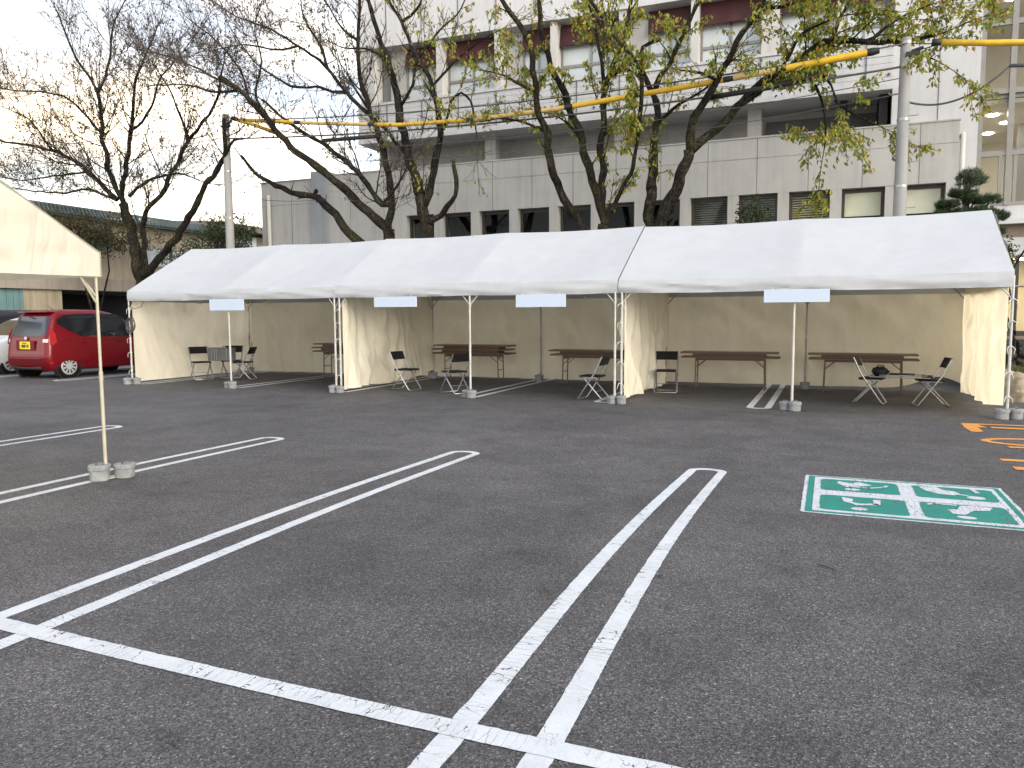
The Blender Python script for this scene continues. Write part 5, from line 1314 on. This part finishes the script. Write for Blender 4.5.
tree('A','nearly bare spreading tree at far left behind the red car',1,'leaf_dull',.14,.09,dens=1.2,blen=2.1,up=.9)
tree('B','pruned leaning trunk with a cut end before the grey wing',2,'leaf_dull',.12,.09,dens=.25,blen=.7)
tree('C','bare tree leaning left over the pole, left of the twin trunks',3,'leaf_dull',.12,.09,dens=1.1,blen=2.0,up=.8)
tree('D','tall upright tree with a sawn side stub, second group from left',4,'leaf_autumn',.5,.11,cond=lambda p: .3+2.2*max(0,nz(p.x*1.1,p.y,p.z*1.1+4)+.1),dens=1.0,blen=1.5)
tree('E','many stemmed tree with yellow green leaves in the middle of the building',5,'leaf_autumn',.9,.115,cond=lambda p: .35+2.6*max(0,nz(p.x*1.1,p.y,p.z*1.1)+.1),dens=1.15,blen=1.35,clump=2,spread=.05)
tree('F','tree with long right leaning branch and drooping yellow green leaves',6,'leaf_autumn',.85,.11,cond=lambda p: .45+1.4*max(0,nz(p.x*1.1,p.y,p.z*1.1+9)+.1)+.9*max(0,min(1,(p.x+1.8)/1.5)),clump=2,spread=.06,dens=1.15,blen=1.4,droop=1.3,up=.3)
# drooping leafy sprays: brighter clumps of foliage hanging from the limbs
def spray_tree():
    pass
# clipped pine
pt=thing('pine_tree','clipped dark green pine with rounded foliage pads behind the right tent','tree',(2.45,17.95,.8)); PO=(2.45,17.95,.8)
mb=MB(); mb.tube([(2.45,17.95,.5),(2.40,17.95,1.8),(2.55,17.9,2.8),(2.44,17.95,3.4),(2.48,17.95,3.95)],[.12,.10,.08,.06,.03],10)
pads=[(2.50,17.95,4.50,.30,.20),(2.32,17.9,4.18,.27,.12),(2.62,18.0,4.05,.22,.10),(1.98,17.9,3.95,.26,.10),(1.85,17.85,3.75,.2,.08),(2.30,17.9,3.72,.32,.12),(2.98,17.95,4.02,.24,.10),(2.75,17.9,3.74,.30,.10),(3.10,17.95,3.62,.30,.11),(3.02,17.9,3.28,.30,.09),(2.45,17.9,3.35,.35,.12),(2.9,17.8,2.95,.32,.1),(3.2,17.9,2.55,.28,.1),(2.7,17.9,2.35,.3,.1)]
pads=[(2.45+(x-2.45)*.74,y,4.22+(z-4.68)*.86,r*.76,h*.85) for x,y,z,r,h in pads]
for x,y,z,r,h in pads: mb.tube([(2.46,17.95,z-.35),((2.46+x)/2,y,z-.2),(x,y,z-h*.5)],[.035,.028,.015],6)
mb.build('trunk',M['bark'],pt,PO,smooth=True,recalc=False)
mb=MB(); rnd=random.Random(9)
for x,y,z,r,h in pads:
    h=h*1.45; r=r*1.08
    for i in range(int(4200*r*r/.09)):
        th=rnd.uniform(0,6.283); rr_=math.sqrt(rnd.random()); k=rnd.uniform(-.55,1)
        lump=1+.55*nz(math.cos(th)*1.7+x*5,math.sin(th)*1.7,z*3)
        px=x+r*rr_*math.cos(th)*lump; py=y+r*rr_*math.sin(th)*lump; pz=z+h*k*math.sqrt(max(0,1-rr_*rr_*.9))+.05*nz(px*8,py*8,z*4)
        if nz(px*8,py*8,pz*8)<-.16: continue
        d=Vector((math.cos(th)*rr_*.9+rnd.uniform(-.7,.7),math.sin(th)*rr_*.9+rnd.uniform(-.7,.7),rnd.uniform(-.2,1.2))).normalized(); a=d.orthogonal().normalized()*.008; L=rnd.uniform(.05,.11)
        mb.add([(px-a.x,py-a.y,pz-a.z),(px+a.x,py+a.y,pz+a.z),(px+d.x*L,py+d.y*L,pz+d.z*L)],[(0,1,2)])
mb.build('crown',M['needle'],pt,PO,recalc=False)
# leafy shrubs
def shrub(label,c,r,n,mat,seed,size=.08,name='shrub'):
    root=thing(name,label,'shrub' if name=='shrub' else 'tree',(c[0],c[1],0)); O=(c[0],c[1],0); t=Tree(seed); t.dens=.8
    [t.tr.tube([(c[0]+.1*q,c[1]+.15*q,0),(c[0]+.05-.12*q,c[1]+.2*q,c[2]*.35),(c[0]+.15*q,c[1]+.35*q,c[2]*.7),(c[0]-.2*q,c[1]+.6*q,c[2])],[.045,.04,.03,.015],7) for q in (-1,.4,1.5)]
    for k in range(26):
        a=t.r.uniform(0,6.28); z=c[2]-r[2]*.8+t.r.uniform(0,r[2]); t.twig(Vector((c[0],c[1],z)),Vector((math.cos(a)*r[0],math.sin(a)*r[1],t.r.uniform(.0,.9)*r[2])),r[0]*t.r.uniform(.6,1),.015,2,.6,3,0)
    for i in range(n):
        th=t.r.uniform(0,6.28); u=t.r.uniform(-1,1); rr_=t.r.random()**.45; s_=math.sqrt(1-u*u); k=1+.45*nz(math.cos(th)*1.6+seed,math.sin(th)*1.6,u*1.6)
        p=Vector((c[0]+r[0]*s_*math.cos(th)*rr_*k,c[1]+r[1]*s_*math.sin(th)*rr_*k,c[2]+r[2]*u*rr_*k))
        if nz(p.x*2.2,p.y*2.2,p.z*2.2)<-.12: continue
        t.leaf(p,size,.2)
    tr=t.tr.build('trunk',M['bark'],root,O,recalc=False); 
    t.tw.build('branches',M['twig'],tr,O,recalc=False); t.lv.build('crown',M[mat],root,O,recalc=False)
shrub('dark evergreen shrub behind the left tree beside the left pole',(-18.8,20.5,4.2),(1.15,.9,.75),4200,'leaf_green',21,.10)
shrub('second dark evergreen shrub lower between left tree and pole',(-19.8,19.8,3.3),(1.1,.9,.8),3000,'leaf_green',22,.10)
shrub('olive shrub against the warehouse below its teal roof edge',(-24.8,20.2,4.5),(.9,3.2,.8),6500,'leaf_dull',23,.11)
shrub('small green shrub tip showing above the right tent roof',(-1.75,19.2,3.75),(.42,.4,.55),650,'leaf_green',24,.10)
shrub('small dark shrub at the foot of the right tent corner by the wall',(3.0,17.0,2.6),(.18,.18,.3),250,'leaf_green',25,.07)

# ------------------------------------------------------------------ camera, light, sky
cam=bpy.data.cameras.new('camera'); cam.sensor_width=36; cam.lens=768.71*36/1024; cam.clip_end=1500; cam.clip_start=.05
co=bpy.data.objects.new('camera',cam); col.objects.link(co); scene.camera=co
yaw,pitch,roll,hgt=0.39196,0.088515,-0.004981,1.43247
fw=Vector((-math.sin(yaw)*math.cos(pitch),math.cos(yaw)*math.cos(pitch),-math.sin(pitch))); rt=Vector((math.cos(yaw),math.sin(yaw),0)); up=rt.cross(fw)
r2=rt*math.cos(roll)+up*math.sin(roll); u2=-rt*math.sin(roll)+up*math.cos(roll)
mt=Matrix((r2,u2,-fw)).transposed().to_4x4(); mt.translation=(0,0,hgt); co.matrix_world=mt

SE,SA=R(22),R(116)     # sun elevation, azimuth from +Y towards +X
sd=Vector((math.sin(SA)*math.cos(SE),math.cos(SA)*math.cos(SE),math.sin(SE)))
L=bpy.data.lights.new('sun','SUN'); L.energy=1.5; L.angle=R(38); L.color=(1,.90,.74)
lo=bpy.data.objects.new('sun',L); col.objects.link(lo); lo.rotation_euler=(-sd).to_track_quat('-Z','Y').to_euler()
w=bpy.data.worlds.new('World'); scene.world=w; w.use_nodes=True; t=w.node_tree; t.nodes.clear()
def N(ty): return t.nodes.new(ty)
sky=N('ShaderNodeTexSky'); sky.sky_type='NISHITA'; sky.sun_disc=False; sky.sun_elevation=SE; sky.sun_rotation=SA; sky.air_density=1; sky.dust_density=1.5; sky.ozone_density=1.2
tc=N('ShaderNodeTexCoord'); mp=N('ShaderNodeMapping'); mp.inputs['Scale'].default_value=(1,1,2.6); t.links.new(tc.outputs['Generated'],mp.inputs[0])
nz_=N('ShaderNodeTexNoise'); nz_.inputs['Scale'].default_value=2.1; nz_.inputs['Detail'].default_value=7; nz_.inputs['Roughness'].default_value=.58; t.links.new(mp.outputs[0],nz_.inputs['Vector'])
rp=N('ShaderNodeValToRGB'); e=rp.color_ramp.elements; e[0].position=.42; e[0].color=(.22,.22,.22,1); e[1].position=.56; e[1].color=(.95,.95,.95,1); t.links.new(nz_.outputs[0],rp.inputs[0])
# clouds: warm near the horizon, cool white above
sx=N('ShaderNodeSeparateXYZ'); t.links.new(tc.outputs['Generated'],sx.inputs[0])
r3=N('ShaderNodeValToRGB'); e=r3.color_ramp.elements; e[0].position=0.0; e[0].color=(2.0,1.86,1.68,1); e[1].position=.60; e[1].color=(.62,.68,.78,1); t.links.new(sx.outputs[2],r3.inputs[0])
m2=e.new(.25); m2.color=(1.35,1.33,1.32,1)
dt=N('ShaderNodeVectorMath'); dt.operation='DOT_PRODUCT'; t.links.new(tc.outputs['Generated'],dt.inputs[0]); dt.inputs[1].default_value=tuple(Vector((-.93,.36,.02)).normalized())
r4=N('ShaderNodeValToRGB'); e=r4.color_ramp.elements; e[0].position=.72; e[0].color=(0,0,0,1); e[1].position=1.0; e[1].color=(.9,.9,.9,1); t.links.new(dt.outputs['Value'],r4.inputs[0])
gm=N('ShaderNodeMix'); gm.data_type='RGBA'; t.links.new(r4.outputs[0],gm.inputs[0]); t.links.new(r3.outputs[0],gm.inputs[6]); gm.inputs[7].default_value=(1.9,1.4,.8,1)
cl=N('ShaderNodeVectorMath'); cl.operation='SCALE'; cl.inputs['Scale'].default_value=9.5; t.links.new(gm.outputs[2],cl.inputs[0])
mx=N('ShaderNodeMix'); mx.data_type='RGBA'; t.links.new(rp.outputs[0],mx.inputs[0]); t.links.new(sky.outputs[0],mx.inputs[6]); t.links.new(cl.outputs[0],mx.inputs[7])
bg=N('ShaderNodeBackground'); bg.inputs[1].default_value=.10; t.links.new(mx.outputs[2],bg.inputs[0])
ow=N('ShaderNodeOutputWorld'); t.links.new(bg.outputs[0],ow.inputs[0])
vs=scene.view_settings; vs.view_transform='Standard'; vs.look='None'; vs.gamma=1; vs.use_curve_mapping=False; vs.exposure=1.17
scene.render.engine='CYCLES'; scene.cycles.max_bounces=8; scene.cycles.transparent_max_bounces=12
scene.render.resolution_x=1024; scene.render.resolution_y=768
